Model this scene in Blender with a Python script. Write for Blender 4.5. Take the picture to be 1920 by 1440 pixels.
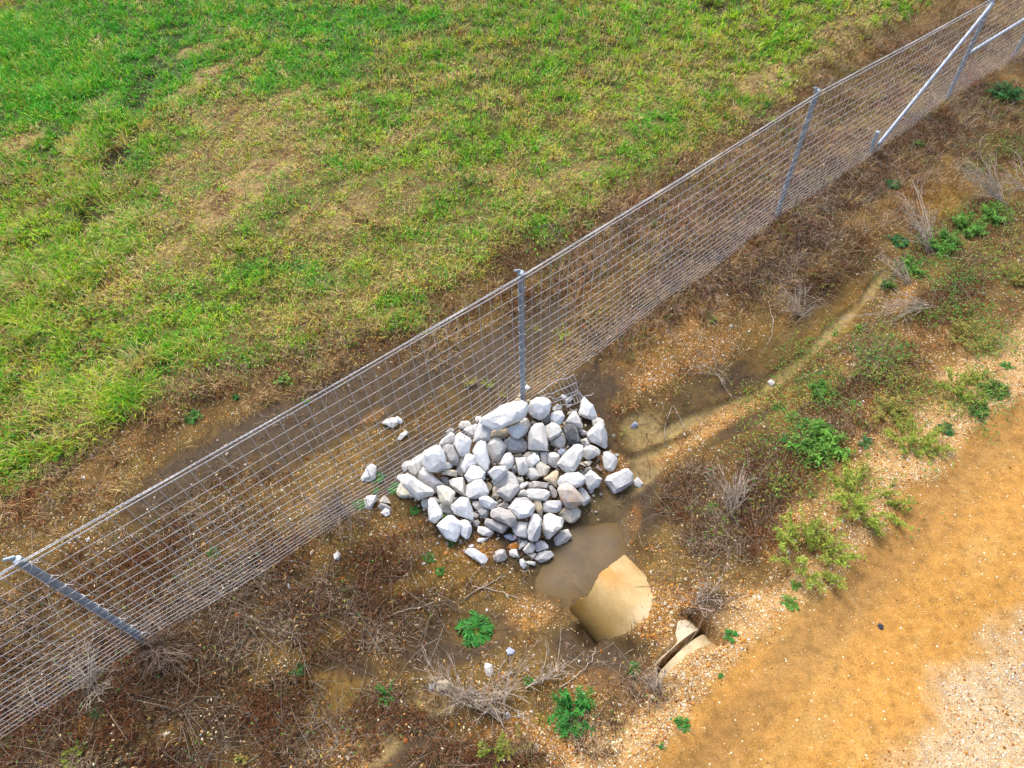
import bpy, bmesh, math, random
import numpy as np
from mathutils import Vector, Matrix

for o in list(bpy.data.objects):
    bpy.data.objects.remove(o)
scene = bpy.context.scene
COL = scene.collection
R = math.radians

# ------------------------------------------------------------------ camera
CAM_H, CAM_PITCH, CAM_ROLL, CAM_F = 7.70, R(52.5), R(-2.3), 1240.0      # focal length in pixels of the 1920 px wide photo
_fw = np.array([0, math.cos(CAM_PITCH), -math.sin(CAM_PITCH)])
_up0 = np.array([0, math.sin(CAM_PITCH), math.cos(CAM_PITCH)])
_rt0 = np.array([1.0, 0, 0])
_cr, _sr = math.cos(CAM_ROLL), math.sin(CAM_ROLL)
_rt = _cr * _rt0 + _sr * _up0
_up = _cr * _up0 - _sr * _rt0
CAM = np.array([0, 0, CAM_H])
cd = bpy.data.cameras.new("camera")
cd.sensor_fit = 'HORIZONTAL'
cd.angle = 2 * math.atan(960 / CAM_F)
cd.clip_start, cd.clip_end = 0.1, 2000
cam = bpy.data.objects.new("camera", cd)
COL.objects.link(cam)
cam.matrix_world = Matrix(((_rt[0], _up[0], -_fw[0], CAM[0]), (_rt[1], _up[1], -_fw[1], CAM[1]),
                           (_rt[2], _up[2], -_fw[2], CAM[2]), (0, 0, 0, 1)))
scene.camera = cam

# ------------------------------------------------------------------ light: bright overcast
SUN_ELEV, SUN_AZ = R(52), R(-20)         # azimuth measured from +Y (away from the camera) towards +X
world = bpy.data.worlds.new("World")
scene.world = world
world.use_nodes = True
wn = world.node_tree
wn.nodes.clear()
sky = wn.nodes.new('ShaderNodeTexSky')
sky.sky_type = 'NISHITA'
sky.sun_disc = False
sky.sun_elevation = SUN_ELEV
sky.sun_rotation = SUN_AZ
sky.air_density, sky.dust_density, sky.ozone_density = 1.0, 4.0, 1.0
bg = wn.nodes.new('ShaderNodeBackground')
bg.inputs['Strength'].default_value = 0.12
wo = wn.nodes.new('ShaderNodeOutputWorld')
wn.links.new(sky.outputs[0], bg.inputs[0])
wn.links.new(bg.outputs[0], wo.inputs[0])
sd = bpy.data.lights.new("sun", 'SUN')
sd.energy = 1.5
sd.angle = R(24)
sd.color = (1.0, 0.955, 0.88)
sun = bpy.data.objects.new("sun", sd)
COL.objects.link(sun)
_sdir = Vector((math.sin(SUN_AZ) * math.cos(SUN_ELEV), math.cos(SUN_AZ) * math.cos(SUN_ELEV), math.sin(SUN_ELEV)))
sun.rotation_euler = _sdir.to_track_quat('Z', 'Y').to_euler()
sun.location = (0, 10, 30)
scene.view_settings.view_transform = 'Standard'
scene.view_settings.look = 'None'
scene.view_settings.gamma = 1.0
scene.view_settings.use_curve_mapping = False
scene.view_settings.exposure = 1.22
scene.cycles.max_bounces = 6

# ------------------------------------------------------------------ helpers
rng = np.random.default_rng(7)
random.seed(7)


def lin(r, g, b, k=1.0):
    """sRGB 0..255 to linear"""
    out = []
    for c in (r, g, b):
        c /= 255.0
        out.append(k * (c / 12.92 if c <= 0.04045 else ((c + 0.055) / 1.055) ** 2.4))
    return np.array(out)


def _hash(ix, iy, seed):
    h = (ix.astype(np.int64) * 374761393 + iy.astype(np.int64) * 668265263 + seed * 982451653) & 0xFFFFFFFF
    h = ((h ^ (h >> 13)) * 1274126177) & 0xFFFFFFFF
    return ((h ^ (h >> 16)) & 0xFFFF) / 65535.0


def vnoise(x, y, seed=0):
    x, y = np.asarray(x, float), np.asarray(y, float)
    ix, iy = np.floor(x), np.floor(y)
    fx, fy = x - ix, y - iy
    fx, fy = fx * fx * (3 - 2 * fx), fy * fy * (3 - 2 * fy)
    a, b = _hash(ix, iy, seed), _hash(ix + 1, iy, seed)
    c, d = _hash(ix, iy + 1, seed), _hash(ix + 1, iy + 1, seed)
    return (a * (1 - fx) + b * fx) * (1 - fy) + (c * (1 - fx) + d * fx) * fy


def fbm(x, y, octv=4, seed=0, gain=0.55):
    s, a, t = 0, 1.0, 0
    for k in range(octv):
        s = s + a * vnoise(x * 2 ** k + 17.3 * k, y * 2 ** k - 9.1 * k, seed + k)
        t += a
        a *= gain
    return s / t


def sstep(a, b, x):
    t = np.clip((x - a) / (b - a), 0, 1)
    return t * t * (3 - 2 * t)


def ray(px, py):
    px, py = np.asarray(px, float), np.asarray(py, float)
    return _fw + ((px - 960) / CAM_F)[..., None] * _rt - ((py - 720) / CAM_F)[..., None] * _up


def at_z(px, py, z=0.0):
    """the point at height z that the photograph shows at this pixel (1920 x 1440)"""
    d = ray(px, py)
    t = (np.asarray(z, float) - CAM[2]) / d[..., 2]
    return CAM + d * t[..., None]


def project(P):
    q = np.asarray(P, float) - CAM
    zc = q @ _fw
    return 960 + CAM_F * (q @ _rt) / zc, 720 - CAM_F * (q @ _up) / zc


# ------------------------------------------------------------------ terrain
TC = np.array([
    # px, py, z : fence line
    (272, 1198, 0), (980, 748, 0), (1455, 408, .02), (1775, 185, -.24), (1898, 108, -.28), (620, 975, -.04), (1220, 580, -.02),
    # field
    (0, 0, .25), (480, 370, .15), (0, 600, .08), (300, 700, .04), (700, 300, .16), (1200, 200, .1), (900, 0, .25), (1500, 0, .15),
    (-400, 300, .15), (600, -150, .3), (1900, -150, .1), (-200, 1000, .02), (220, 280, .0), (160, 420, .0), (650, 560, .06),
    (1000, 380, .06), (450, 830, -.06), (700, 720, -.08), (100, 950, .02),
    # ditch
    (1680, 490, -.16), (1600, 580, -.22), (1440, 730, -.28), (1230, 860, -.36), (1150, 960, -.42), (1080, 1060, -.46),
    (960, 1130, -.38), (800, 1220, -.32), (600, 1320, -.3), (400, 1440, -.28), (1800, 380, -.26), (1900, 290, -.3), (2050, 130, -.3),
    # between fence and ditch
    (1300, 600, -.1), (1130, 710, -.2), (1500, 500, -.06), (900, 960, -.28), (760, 950, -.2), (500, 1200, -.12), (300, 1340, -.14),
    (0, 1440, -.1), (0, 1250, -.03), (1000, 860, -.26), (1100, 800, -.28), (880, 830, -.16),
    # road
    (1700, 930, .4), (1450, 1180, .4), (1230, 1400, .4), (1900, 760, .4), (1100, 1560, .4), (1900, 1100, .46), (1650, 1440, .46),
    (2200, 900, .46), (1900, 1700, .46), (1500, 1300, .44), (1780, 1000, .44), (2300, 500, .4),
    # slope of the road bank
    (1500, 900, .1), (1350, 1000, -.02), (1700, 700, .1), (1850, 560, .1), (1000, 1300, -.14), (1180, 1330, .16), (900, 1400, -.1),
    (1270, 990, -.2), (1200, 960, -.36), (1330, 900, -.12), (1420, 1050, .16), (1380, 1150, .26), (1560, 1000, .3),
    # round the pipe
    (1245, 1110, .14), (1235, 1150, .16), (1205, 1180, .14), (1300, 1190, .24), (1250, 1240, .22), (1200, 1060, -.12), (1225, 1080, .0),
    (1100, 1210, -.26), (1160, 1215, -.1), (1060, 1150, -.44), (1090, 1180, -.36), (1180, 1200, 0.02),
], float)
_tp = at_z(TC[:, 0], TC[:, 1], TC[:, 2])


def _terrain(x, y):
    x, y = np.asarray(x, float), np.asarray(y, float)
    w0 = np.full(x.shape, 1e-4)
    num = np.zeros(x.shape)
    for (cx, cy, cz) in _tp:
        w = 1.0 / ((x - cx) ** 2 + (y - cy) ** 2 + 0.10) ** 1.7
        num += w * cz
        w0 += w
    return num / w0


GX0, GX1, GY0, GY1, GS = -17.0, 17.0, -1.0, 22.0, 0.035
gx = np.arange(GX0, GX1, GS)
gy = np.arange(GY0, GY1, GS)
XX, YY = np.meshgrid(gx, gy)
ZZ = _terrain(XX, YY)


def sample(A, x, y):
    fx = np.clip((np.asarray(x, float) - GX0) / GS, 0, len(gx) - 1.001)
    fy = np.clip((np.asarray(y, float) - GY0) / GS, 0, len(gy) - 1.001)
    ix, iy = fx.astype(int), fy.astype(int)
    fx, fy = fx - ix, fy - iy
    return (A[iy, ix] * (1 - fx) + A[iy, ix + 1] * fx) * (1 - fy) + (A[iy + 1, ix] * (1 - fx) + A[iy + 1, ix + 1] * fx) * fy


def at(px, py, dz=0.0):
    """the point of the terrain (raised by dz) seen at this pixel"""
    px, py = np.asarray(px, float), np.asarray(py, float)
    z = np.zeros(px.shape)
    for _ in range(12):
        p = at_z(px, py, z)
        z = 0.5 * z + 0.5 * (sample(ZZ, p[..., 0], p[..., 1]) + dz)
    return at_z(px, py, z)


# the fence runs along U; V points from the fence into the field
_a, _b = at(272, 1198), at(1455, 408)
UDIR = (_b - _a)[:2] / np.linalg.norm((_b - _a)[:2])
VDIR = np.array([-UDIR[1], UDIR[0]])
ORG = at(980, 748)[:2]


def uv(P):
    q = np.asarray(P)[..., :2] - ORG
    return q @ UDIR, q @ VDIR


UU = (XX - ORG[0]) * UDIR[0] + (YY - ORG[1]) * UDIR[1]
VV = (XX - ORG[0]) * VDIR[0] + (YY - ORG[1]) * VDIR[1]
WARP = fbm(XX * 1.3, YY * 1.3, 5, 3) - 0.5
WARP2 = fbm(XX * 5.0, YY * 5.0, 4, 31) - 0.5


def line(pts):
    p = np.array(pts, float)
    u, v = uv(at(p[:, 0], p[:, 1]))
    k = np.argsort(u)
    return np.interp(UU, u[k], v[k])


def blob(px, py, rx, ry, ang=0.0, warp=0.9, w=1.0):
    a = R(ang)
    c = at(px, py)[:2]
    e1 = at(px + rx * math.cos(a), py + rx * math.sin(a))[:2] - c
    e2 = at(px - ry * math.sin(a), py + ry * math.cos(a))[:2] - c
    Mi = np.linalg.inv(np.array([e1, e2]).T)
    dx, dy = XX - c[0], YY - c[1]
    d = np.hypot(Mi[0, 0] * dx + Mi[0, 1] * dy, Mi[1, 0] * dx + Mi[1, 1] * dy)
    return w * sstep(1.25, 0.65, d + warp * WARP + 0.35 * warp * WARP2)


def blobs(lst):
    out = np.zeros(XX.shape)
    for b in lst:
        out = np.maximum(out, blob(*b))
    return out


# ------------------------------------------------------------------ what covers the ground where
g_field = line([(-150, 1020), (0, 930), (130, 860), (230, 790), (350, 735), (480, 690), (600, 680), (760, 618), (850, 562), (960, 492), (1080, 418),
                (1250, 328), (1400, 230), (1500, 158), (1600, 85), (1720, 10), (1900, -80)])
Z_FIELD = sstep(-0.35, 0.45, VV - g_field + 1.3 * WARP + 0.6 * WARP2)
g_road = line([(1100, 1530), (1240, 1390), (1330, 1300), (1450, 1180), (1580, 1060), (1700, 930), (1800, 840), (1920, 735), (2050, 610), (2300, 380)])
Z_ROAD = sstep(0.12, -0.12, VV - g_road + 0.35 * WARP + 0.2 * WARP2)
g_sh = line([(960, 1530), (1080, 1440), (1190, 1330), (1300, 1230), (1430, 1100), (1560, 960), (1680, 845), (1760, 765), (1920, 600), (2050, 480), (2300, 230)])
Z_SHOULDER = sstep(0.30, -0.30, VV - g_sh + 1.0 * WARP + 0.5 * WARP2) * (1 - Z_ROAD)
g_pale = line([(1610, 1540), (1690, 1460), (1745, 1400), (1820, 1300), (1885, 1215), (1950, 1130), (2080, 985), (2300, 700)])
Z_PALE = sstep(0.25, -0.35, VV - g_pale + 0.9 * WARP + 0.6 * WARP2)
g_track = line([(1250, 1500), (1390, 1350), (1500, 1235), (1640, 1080), (1760, 950), (1850, 850), (1950, 740), (2150, 530)])
Z_TRACK = np.exp(-((VV - g_track) / 0.33) ** 2) * np.clip(0.1 + 1.3 * fbm(UU * .35, VV * 2.5, 3, 71), 0, 1) * Z_ROAD
Z_STRAW = blobs([(430, 330, 230, 130, -32, 1.2, .45), (700, 380, 170, 60, -20, 1.2, .45), (300, 480, 150, 60, -30, 1.2, .35), (820, 470, 200, 60, -30, 1.2, .35), (1150, 230, 200, 60, -28, 1.2, .3), (560, 560, 200, 50, -30, 1.2, .3), (440, 360, 115, 42, -30), (520, 300, 60, 22, -30), (350, 452, 90, 10, -30), (395, 135, 45, 15, -25), (370, 160, 60, 15, -30, .9, .7),
                 (365, 95, 40, 12, -20), (400, 215, 60, 22, -10, .9, .7), (470, 250, 70, 20, -15, .9, .7), (640, 395, 110, 28, -10, .9, .8), (35, 265, 60, 18, -20),
                 (620, 430, 60, 14, 0, .9, .7), (520, 190, 70, 20, -30, .9, .5), (190, 190, 60, 14, -20, .9, .5), (60, 700, 50, 20, 0, .9, .4), (1080, 330, 110, 22, -20, .9, .6),
                 (930, 320, 40, 14, 0, .9, .7), (870, 560, 90, 20, -30, .9, .6), (680, 610, 90, 22, -20, .9, .6), (1440, 150, 60, 30, -20, .9, .9), (1560, 95, 60, 20, -30, .9, .8), (1590, 45, 70, 20, -20, .9, .7),
                 (780, 250, 90, 16, -25, .9, .45), (860, 130, 80, 16, -25, .9, .4), (330, 720, 70, 18, -20, .9, .7), (60, 970, 70, 25, -30, .9, .7), (200, 870, 60, 18, -30, .9, .6)])
Z_MUD_SHADE = blobs([(420, 850, 190, 45, -33), (620, 775, 170, 60, -33), (790, 710, 130, 45, -33), (1000, 610, 100, 50, -33), (1130, 715, 75, 40, -25),
               (930, 680, 110, 60, -33), (760, 880, 90, 50, -33), (1180, 960, 60, 50, 0), (860, 1200, 130, 45, -15), (640, 1270, 70, 50, -20),
               (1150, 1260, 70, 40, 0), (1338, 1150, 42, 26, 20), (1330, 1130, 30, 20, 0), (760, 1390, 90, 60, -30), (1100, 800, 60, 60, 0), (1510, 560, 40, 25, -40), (1020, 1020, 120, 60, 0), (960, 880, 190, 130, -20, .5), (1420, 685, 110, 30, -38), (1530, 582, 80, 30, -42), (1330, 735, 110, 40, -28, .9, .45), (1400, 790, 60, 12, -25, .9, .7), (1170, 900, 60, 60, 0, .9, .8), (1210, 920, 18, 60, 20, .9, .8), (1100, 1210, 90, 50, 0)])  # real mud, but the wide blob under the rock pile paints shade into its gaps
Z_DEAD = blobs([(740, 1160, 150, 60, -20, .9, .6), (700, 1050, 120, 40, -25, .9, .6), (470, 1340, 150, 60, -15, .9, .75), (780, 1330, 120, 50, 0, .9, .45), (1130, 1380, 60, 50, 0, .9, .8), (1640, 680, 120, 40, -40, .9, .55), (1780, 540, 110, 40, -40, .9, .55), (1560, 800, 100, 40, -42, .9, .5), (250, 1070, 300, 85, -33), (120, 1260, 280, 170, -25), (340, 1270, 170, 80, -30), (440, 1090, 180, 60, -30), (150, 1430, 260, 80, 0),
                (610, 1140, 130, 55, -20), (1320, 470, 210, 70, -35), (1500, 385, 130, 70, -35), (1600, 335, 110, 50, -35), (1480, 480, 120, 45, -30),
                (1750, 240, 140, 50, -35), (1080, 490, 160, 50, -33), (1240, 400, 170, 70, -35), (1460, 260, 180, 60, -35), (1660, 140, 150, 45, -35),
                (1380, 990, 110, 70, -30), (1200, 1330, 70, 80, 0), (1330, 1130, 40, 25, 0), (900, 1420, 130, 30, 0), (560, 1390, 140, 60, 0, .9, .7),
                (1830, 90, 90, 40, -35), (730, 1060, 80, 50, 0, .9, .6), (1290, 920, 60, 50, -50, .9, .7), (1600, 470, 70, 40, -35, .9, .6), (380, 930, 90, 30, -33, .9, .4),
                (1530, 540, 60, 35, -30, .9, .8), (1660, 760, 70, 40, -40, .9, .5), (1440, 860, 60, 40, -40, .9, .6), (860, 600, 130, 22, -33, .9, .8), (620, 700, 120, 20, -25, .9, .7),
                (340, 770, 90, 22, -25, .9, .7), (1010, 450, 90, 25, -33, .9, .8), (1150, 380, 90, 22, -33, .9, .8)])
Z_DEAD = Z_DEAD * (1 - .5 * sstep(.2, .9, VV))
Z_SILT = blobs([(560, 1200, 90, 30, -20, .9, .6), (760, 1100, 60, 26, -10, .9, .6), (330, 1380, 60, 26, -10, .9, .5), (890, 1180, 60, 30, 0, .9, .5), (600, 1310, 95, 48, -20), (850, 1060, 60, 35, 0, .9, .7), (1560, 600, 80, 50, -42, .9, .75), (1770, 370, 55, 38, 0), (1450, 650, 70, 40, -35, .9, .6), (1270, 540, 80, 30, -30, .9, .5),
                (1330, 580, 70, 30, -30, .9, .5), (1620, 420, 60, 30, -40, .9, .4), (1200, 660, 60, 25, -20, .9, .6)])
Z_CHAN = blobs([(1640, 535, 40, 11, -52), (1560, 620, 70, 13, -43), (1470, 700, 70, 13, -40), (1370, 760, 80, 13, -26), (1270, 800, 70, 15, -25),
                (1200, 800, 42, 36, -30), (1270, 830, 90, 12, -25), (1210, 880, 45, 22, -50, .9, .7), (700, 1400, 60, 40, -30, .9, .7), (820, 1310, 60, 30, 0, .9, .7), (1110, 955, 60, 35, 10, .9, .5)])
Z_GRAV = blobs([(1000, 1140, 55, 40, -40), (1250, 1150, 80, 60, 0), (1310, 1220, 110, 70, -40), (1350, 785, 115, 20, -25), (1270, 620, 110, 45, -30, .9, .8),
                (1220, 700, 60, 30, -20), (1330, 660, 60, 30, -30, .9, .8), (1500, 735, 60, 22, -35), (1150, 870, 32, 22, 30), (895, 1025, 45, 25, 0), (1180, 990, 18, 40, 20),
                (1000, 1390, 120, 40, 0), (660, 1400, 70, 40, 0, .9, .8), (1700, 640, 90, 45, -40, .9, .4), (1800, 640, 100, 60, -40, .9, .35), (1580, 700, 60, 20, -40, .9, .8),
                (1120, 1280, 60, 30, 0, .9, .6), (870, 1020, 50, 20, 0), (700, 780, 30, 10, -30, .9, .7), (1690, 560, 40, 20, -40, .9, .6), (1470, 1000, 70, 40, -50, .9, .7),
                (1700, 720, 80, 40, -40, .9, .4), (1620, 800, 80, 40, -45, .9, .4), (700, 1180, 60, 30, 0, .9, .4), (760, 1010, 60, 40, 0, .9, .5), (1420, 470, 60, 25, -35, .9, .5)])
Z_GRAV = np.maximum(Z_GRAV, Z_SHOULDER)
Z_WEED = blobs([(1540, 800, 90, 55, -42, .9, .9), (1650, 700, 110, 50, -42, .9, .8), (1790, 570, 110, 45, -42, .9, .8), (1600, 640, 50, 20, -42, .9, .6), (1860, 270, 80, 60, -35, .9, .9),
                (1770, 430, 100, 22, -38), (1880, 440, 60, 50, -40, .9, .7), (1700, 500, 40, 18, -30), (1480, 880, 60, 30, -42, .9, .6), (1400, 930, 60, 30, -40, .9, .4),
                (1880, 175, 50, 22, -20, .9, .6), (1330, 990, 60, 40, 0, .9, .3)])
# field tints
Z_LUSH = np.clip(blobs([(120, 120, 330, 130, -10), (600, 120, 120, 50, -20, .9, .8), (380, 30, 250, 40, 0, .9, .8), (620, 40, 220, 30, 0), (560, 140, 90, 30, -20, .9, .7), (1020, 320, 60, 20, 0, .9, .6), (1230, 230, 60, 22, 0, .9, .8), (530, 520, 90, 30, 0, .9, .5)]), 0, 1)
Z_LIME = np.clip(blobs([(1350, 70, 260, 80, -25), (200, 560, 260, 110, -25, .9, .8), (100, 400, 140, 60, -30, .9, .7), (150, 800, 220, 60, -30, .9, .7), (900, 260, 200, 50, -25, .9, .5), (1480, 120, 90, 60, -20), (470, 560, 130, 40, -25, .9, .6)]), 0, 1)
Z_TALL = np.clip(blobs([(210, 280, 60, 120, 20, .9, .8), (180, 480, 200, 40, -30), (150, 790, 240, 50, -30), (80, 600, 120, 40, -20, .9, .8), (60, 130, 160, 100, 0, .9, .7), (280, 700, 130, 40, -25, .9, .8)]), 0, 1)

Z_RUT = blobs([(225, 290, 26, 80, 25, .8), (180, 400, 22, 60, 35, .8, .7), (260, 180, 20, 70, 25, .8, .8), (320, 80, 22, 60, 30, .8, .6), (150, 560, 60, 14, -30, .8, .7), (110, 790, 90, 16, -33, .8, .8), (60, 870, 60, 14, -33, .8, .7), (290, 700, 70, 14, -30, .8, .6), (1340, 20, 40, 14, 0, .8, .8), (230, 240, 40, 20, 0, .8, .6)])

# ------------------------------------------------------------------ materials
def new_mat(name):
    m = bpy.data.materials.new(name)
    m.use_nodes = True
    nt = m.node_tree
    nt.nodes.clear()
    return m, nt, nt.nodes, nt.links


def N(nt, kind, **kw):
    n = nt.nodes.new(kind)
    for k, v in kw.items():
        if k.startswith('i_'):
            key = k[2:]
            n.inputs[int(key) if key.isdigit() else key.replace('_', ' ')].default_value = v
        else:
            setattr(n, k, v)
    return n


def mixc(nt, fac, a, b, mode='MIX'):
    n = nt.nodes.new('ShaderNodeMix')
    n.data_type = 'RGBA'
    n.blend_type = mode
    for s, v in ((n.inputs[0], fac), (n.inputs[6], a), (n.inputs[7], b)):
        if hasattr(v, 'is_linked'):
            nt.links.new(v, s)
        elif isinstance(v, (int, float)):
            s.default_value = v
        else:
            s.default_value = (*v[:3], 1)
    return n.outputs[2]


def ramp(nt, src, stops):
    n = nt.nodes.new('ShaderNodeValToRGB')
    e = n.color_ramp.elements
    while len(e) < len(stops):
        e.new(0.5)
    for k, (p, c) in enumerate(stops):
        e[k].position = p
        e[k].color = (c, c, c, 1) if isinstance(c, (int, float)) else (*c[:3], 1)
    nt.links.new(src, n.inputs[0])
    return n.outputs[0]


def math_n(nt, op, a, b=0.0):
    n = nt.nodes.new('ShaderNodeMath')
    n.operation = op
    for s, v in ((n.inputs[0], a), (n.inputs[1], b)):
        if hasattr(v, 'is_linked'):
            nt.links.new(v, s)
        else:
            s.default_value = v
    return n.outputs[0]


def principled(nt, col, rough=0.8, spec=0.3, metal=0.0, normal=None):
    p = nt.nodes.new('ShaderNodeBsdfPrincipled')
    for s, v in (('Base Color', col), ('Roughness', rough), ('Specular IOR Level', spec), ('Metallic', metal)):
        if hasattr(v, 'is_linked'):
            nt.links.new(v, p.inputs[s])
        else:
            p.inputs[s].default_value = v if isinstance(v, (int, float)) else (*v[:3], 1)
    if normal is not None:
        nt.links.new(normal, p.inputs['Normal'])
    o = nt.nodes.new('ShaderNodeOutputMaterial')
    nt.links.new(p.outputs[0], o.inputs[0])
    return p


def bump(nt, height, strength=0.3, dist=0.02):
    b = nt.nodes.new('ShaderNodeBump')
    b.inputs['Strength'].default_value = strength
    b.inputs['Distance'].default_value = dist
    nt.links.new(height, b.inputs['Height'])
    return b.outputs[0]


def tex_noise(nt, vec, scale, detail=5, rough=0.6):
    n = N(nt, 'ShaderNodeTexNoise')
    n.inputs['Scale'].default_value = scale
    n.inputs['Detail'].default_value = detail
    n.inputs['Roughness'].default_value = rough
    if vec is not None:
        nt.links.new(vec, n.inputs['Vector'])
    return n.outputs[0]


def m_ground():
    m, nt, nd, lk = new_mat("soil_and_gravel")
    geo = N(nt, 'ShaderNodeNewGeometry').outputs['Position']
    col = N(nt, 'ShaderNodeAttribute', attribute_name="soil").outputs['Color']
    dens = N(nt, 'ShaderNodeAttribute', attribute_name="stones").outputs['Fac']
    # fine soil mottling
    n1 = tex_noise(nt, geo, 9.0, 8, 0.65)
    n2 = tex_noise(nt, geo, 60.0, 4, 0.6)
    f = math_n(nt, 'MULTIPLY', ramp(nt, n1, [(0.28, 0.62), (0.5, 1.0), (0.74, 1.3)]), ramp(nt, n2, [(0.3, 0.72), (0.7, 1.22)]))
    base = mixc(nt, 1.0, col, f, 'MULTIPLY')
    # pebbles of two sizes in the surface
    out = base
    heights = []
    for sc, thr in ((95.0, 0.0), (42.0, 0.25)):
        v = N(nt, 'ShaderNodeTexVoronoi')
        v.inputs['Scale'].default_value = sc
        lk.new(geo, v.inputs['Vector'])
        sep = N(nt, 'ShaderNodeSeparateColor')
        lk.new(v.outputs['Color'], sep.inputs[0])
        inside = ramp(nt, v.outputs['Distance'], [(0.28, 1.0), (0.48, 0.0)])
        pick = math_n(nt, 'LESS_THAN', sep.outputs[0], math_n(nt, 'MULTIPLY', dens, 0.85 - thr))
        stone = ramp(nt, sep.outputs[1], [(0.0, lin(150, 88, 35)), (0.3, lin(205, 140, 62)), (0.6, lin(228, 182, 112)), (0.85, lin(240, 222, 185)), (1.0, lin(250, 245, 232))])
        fac = math_n(nt, 'MULTIPLY', inside, pick)
        out = mixc(nt, math_n(nt, 'MULTIPLY', fac, 0.8), out, stone)
        heights.append(fac)
    h = math_n(nt, 'ADD', math_n(nt, 'ADD', heights[0], heights[1]), math_n(nt, 'MULTIPLY', n2, 0.8))
    wet = N(nt, 'ShaderNodeAttribute', attribute_name="wet").outputs['Fac']
    rough = math_n(nt, 'SUBTRACT', 0.95, math_n(nt, 'MULTIPLY', wet, 0.5))
    principled(nt, out, rough, 0.25, 0.0, bump(nt, h, 0.55, 0.012))
    return m


def m_vertex(name, attr="tint", trans=0.25, rough=0.6):
    m, nt, nd, lk = new_mat(name)
    c = N(nt, 'ShaderNodeAttribute', attribute_name=attr).outputs['Color']
    geo = N(nt, 'ShaderNodeNewGeometry').outputs['Position']
    c = mixc(nt, 1.0, c, ramp(nt, tex_noise(nt, geo, 25.0, 3), [(0.3, 0.8), (0.7, 1.18)]), 'MULTIPLY')
    p = N(nt, 'ShaderNodeBsdfPrincipled')
    lk.new(c, p.inputs['Base Color'])
    p.inputs['Roughness'].default_value = rough
    p.inputs['Specular IOR Level'].default_value = 0.25
    o = N(nt, 'ShaderNodeOutputMaterial')
    if trans > 0:
        t = N(nt, 'ShaderNodeBsdfTranslucent')
        lk.new(c, t.inputs[0])
        mx = N(nt, 'ShaderNodeMixShader')
        mx.inputs[0].default_value = trans
        lk.new(p.outputs[0], mx.inputs[1])
        lk.new(t.outputs[0], mx.inputs[2])
        lk.new(mx.outputs[0], o.inputs[0])
    else:
        lk.new(p.outputs[0], o.inputs[0])
    return m


def m_rock():
    m, nt, nd, lk = new_mat("limestone")
    oi = N(nt, 'ShaderNodeObjectInfo')
    tc = N(nt, 'ShaderNodeTexCoord').outputs['Object']
    off = N(nt, 'ShaderNodeVectorMath', operation='MULTIPLY_ADD')
    lk.new(oi.outputs['Random'], off.inputs[0])
    off.inputs[1].default_value = (37, 11, 53)
    lk.new(tc, off.inputs[2])
    v = off.outputs[0]
    n1 = tex_noise(nt, v, 5.0, 6, 0.65)
    n2 = tex_noise(nt, v, 22.0, 6, 0.7)
    base = mixc(nt, 1.0, oi.outputs['Color'], ramp(nt, n1, [(0.3, (0.74, 0.74, 0.75)), (0.5, (0.95, 0.95, 0.95)), (0.7, (1.1, 1.09, 1.06))]), 'MULTIPLY')
    n3 = tex_noise(nt, v, 9.0, 8, 0.75)
    base = mixc(nt, 1.0, base, ramp(nt, n2, [(0.3, (0.80, 0.79, 0.77)), (0.6, (1.04, 1.04, 1.04))]), 'MULTIPLY')
    base = mixc(nt, ramp(nt, n3, [(0.60, 0.0), (0.72, 0.45)]), base, lin(168, 160, 146))
    # white veins
    wv = N(nt, 'ShaderNodeTexWave')
    wv.inputs['Scale'].default_value = 2.2
    wv.inputs['Distortion'].default_value = 9.0
    wv.inputs['Detail'].default_value = 3.0
    lk.new(v, wv.inputs['Vector'])
    base = mixc(nt, ramp(nt, wv.outputs['Fac'], [(0.95, 0.0), (0.99, 0.16)]), base, (0.88, 0.88, 0.87))
    # earth stains, stronger where the alpha of the object's colour says so
    st = tex_noise(nt, v, 3.2, 4, 0.6)
    stain = math_n(nt, 'MULTIPLY', ramp(nt, st, [(0.48, 0.0), (0.62, 1.0)]), math_n(nt, 'SUBTRACT', 1.0, oi.outputs['Alpha']))
    base = mixc(nt, stain, base, lin(214, 158, 92))
    h = math_n(nt, 'ADD', n1, math_n(nt, 'MULTIPLY', n2, 0.5))
    principled(nt, base, 0.85, 0.25, 0.0, bump(nt, h, 0.5, 0.02))
    return m


def m_steel(name, c0, c1, rough=0.45, metal=0.55):
    m, nt, nd, lk = new_mat(name)
    tc = N(nt, 'ShaderNodeTexCoord').outputs['Object']
    n1 = tex_noise(nt, tc, 14.0, 6, 0.65)
    n2 = tex_noise(nt, tc, 80.0, 3, 0.6)
    c = mixc(nt, ramp(nt, n1, [(0.35, 0.0), (0.65, 1.0)]), c0, c1)
    c = mixc(nt, 1.0, c, ramp(nt, n2, [(0.3, 0.85), (0.7, 1.1)]), 'MULTIPLY')
    principled(nt, c, rough, 0.5, metal, bump(nt, n2, 0.1, 0.003))
    return m


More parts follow.
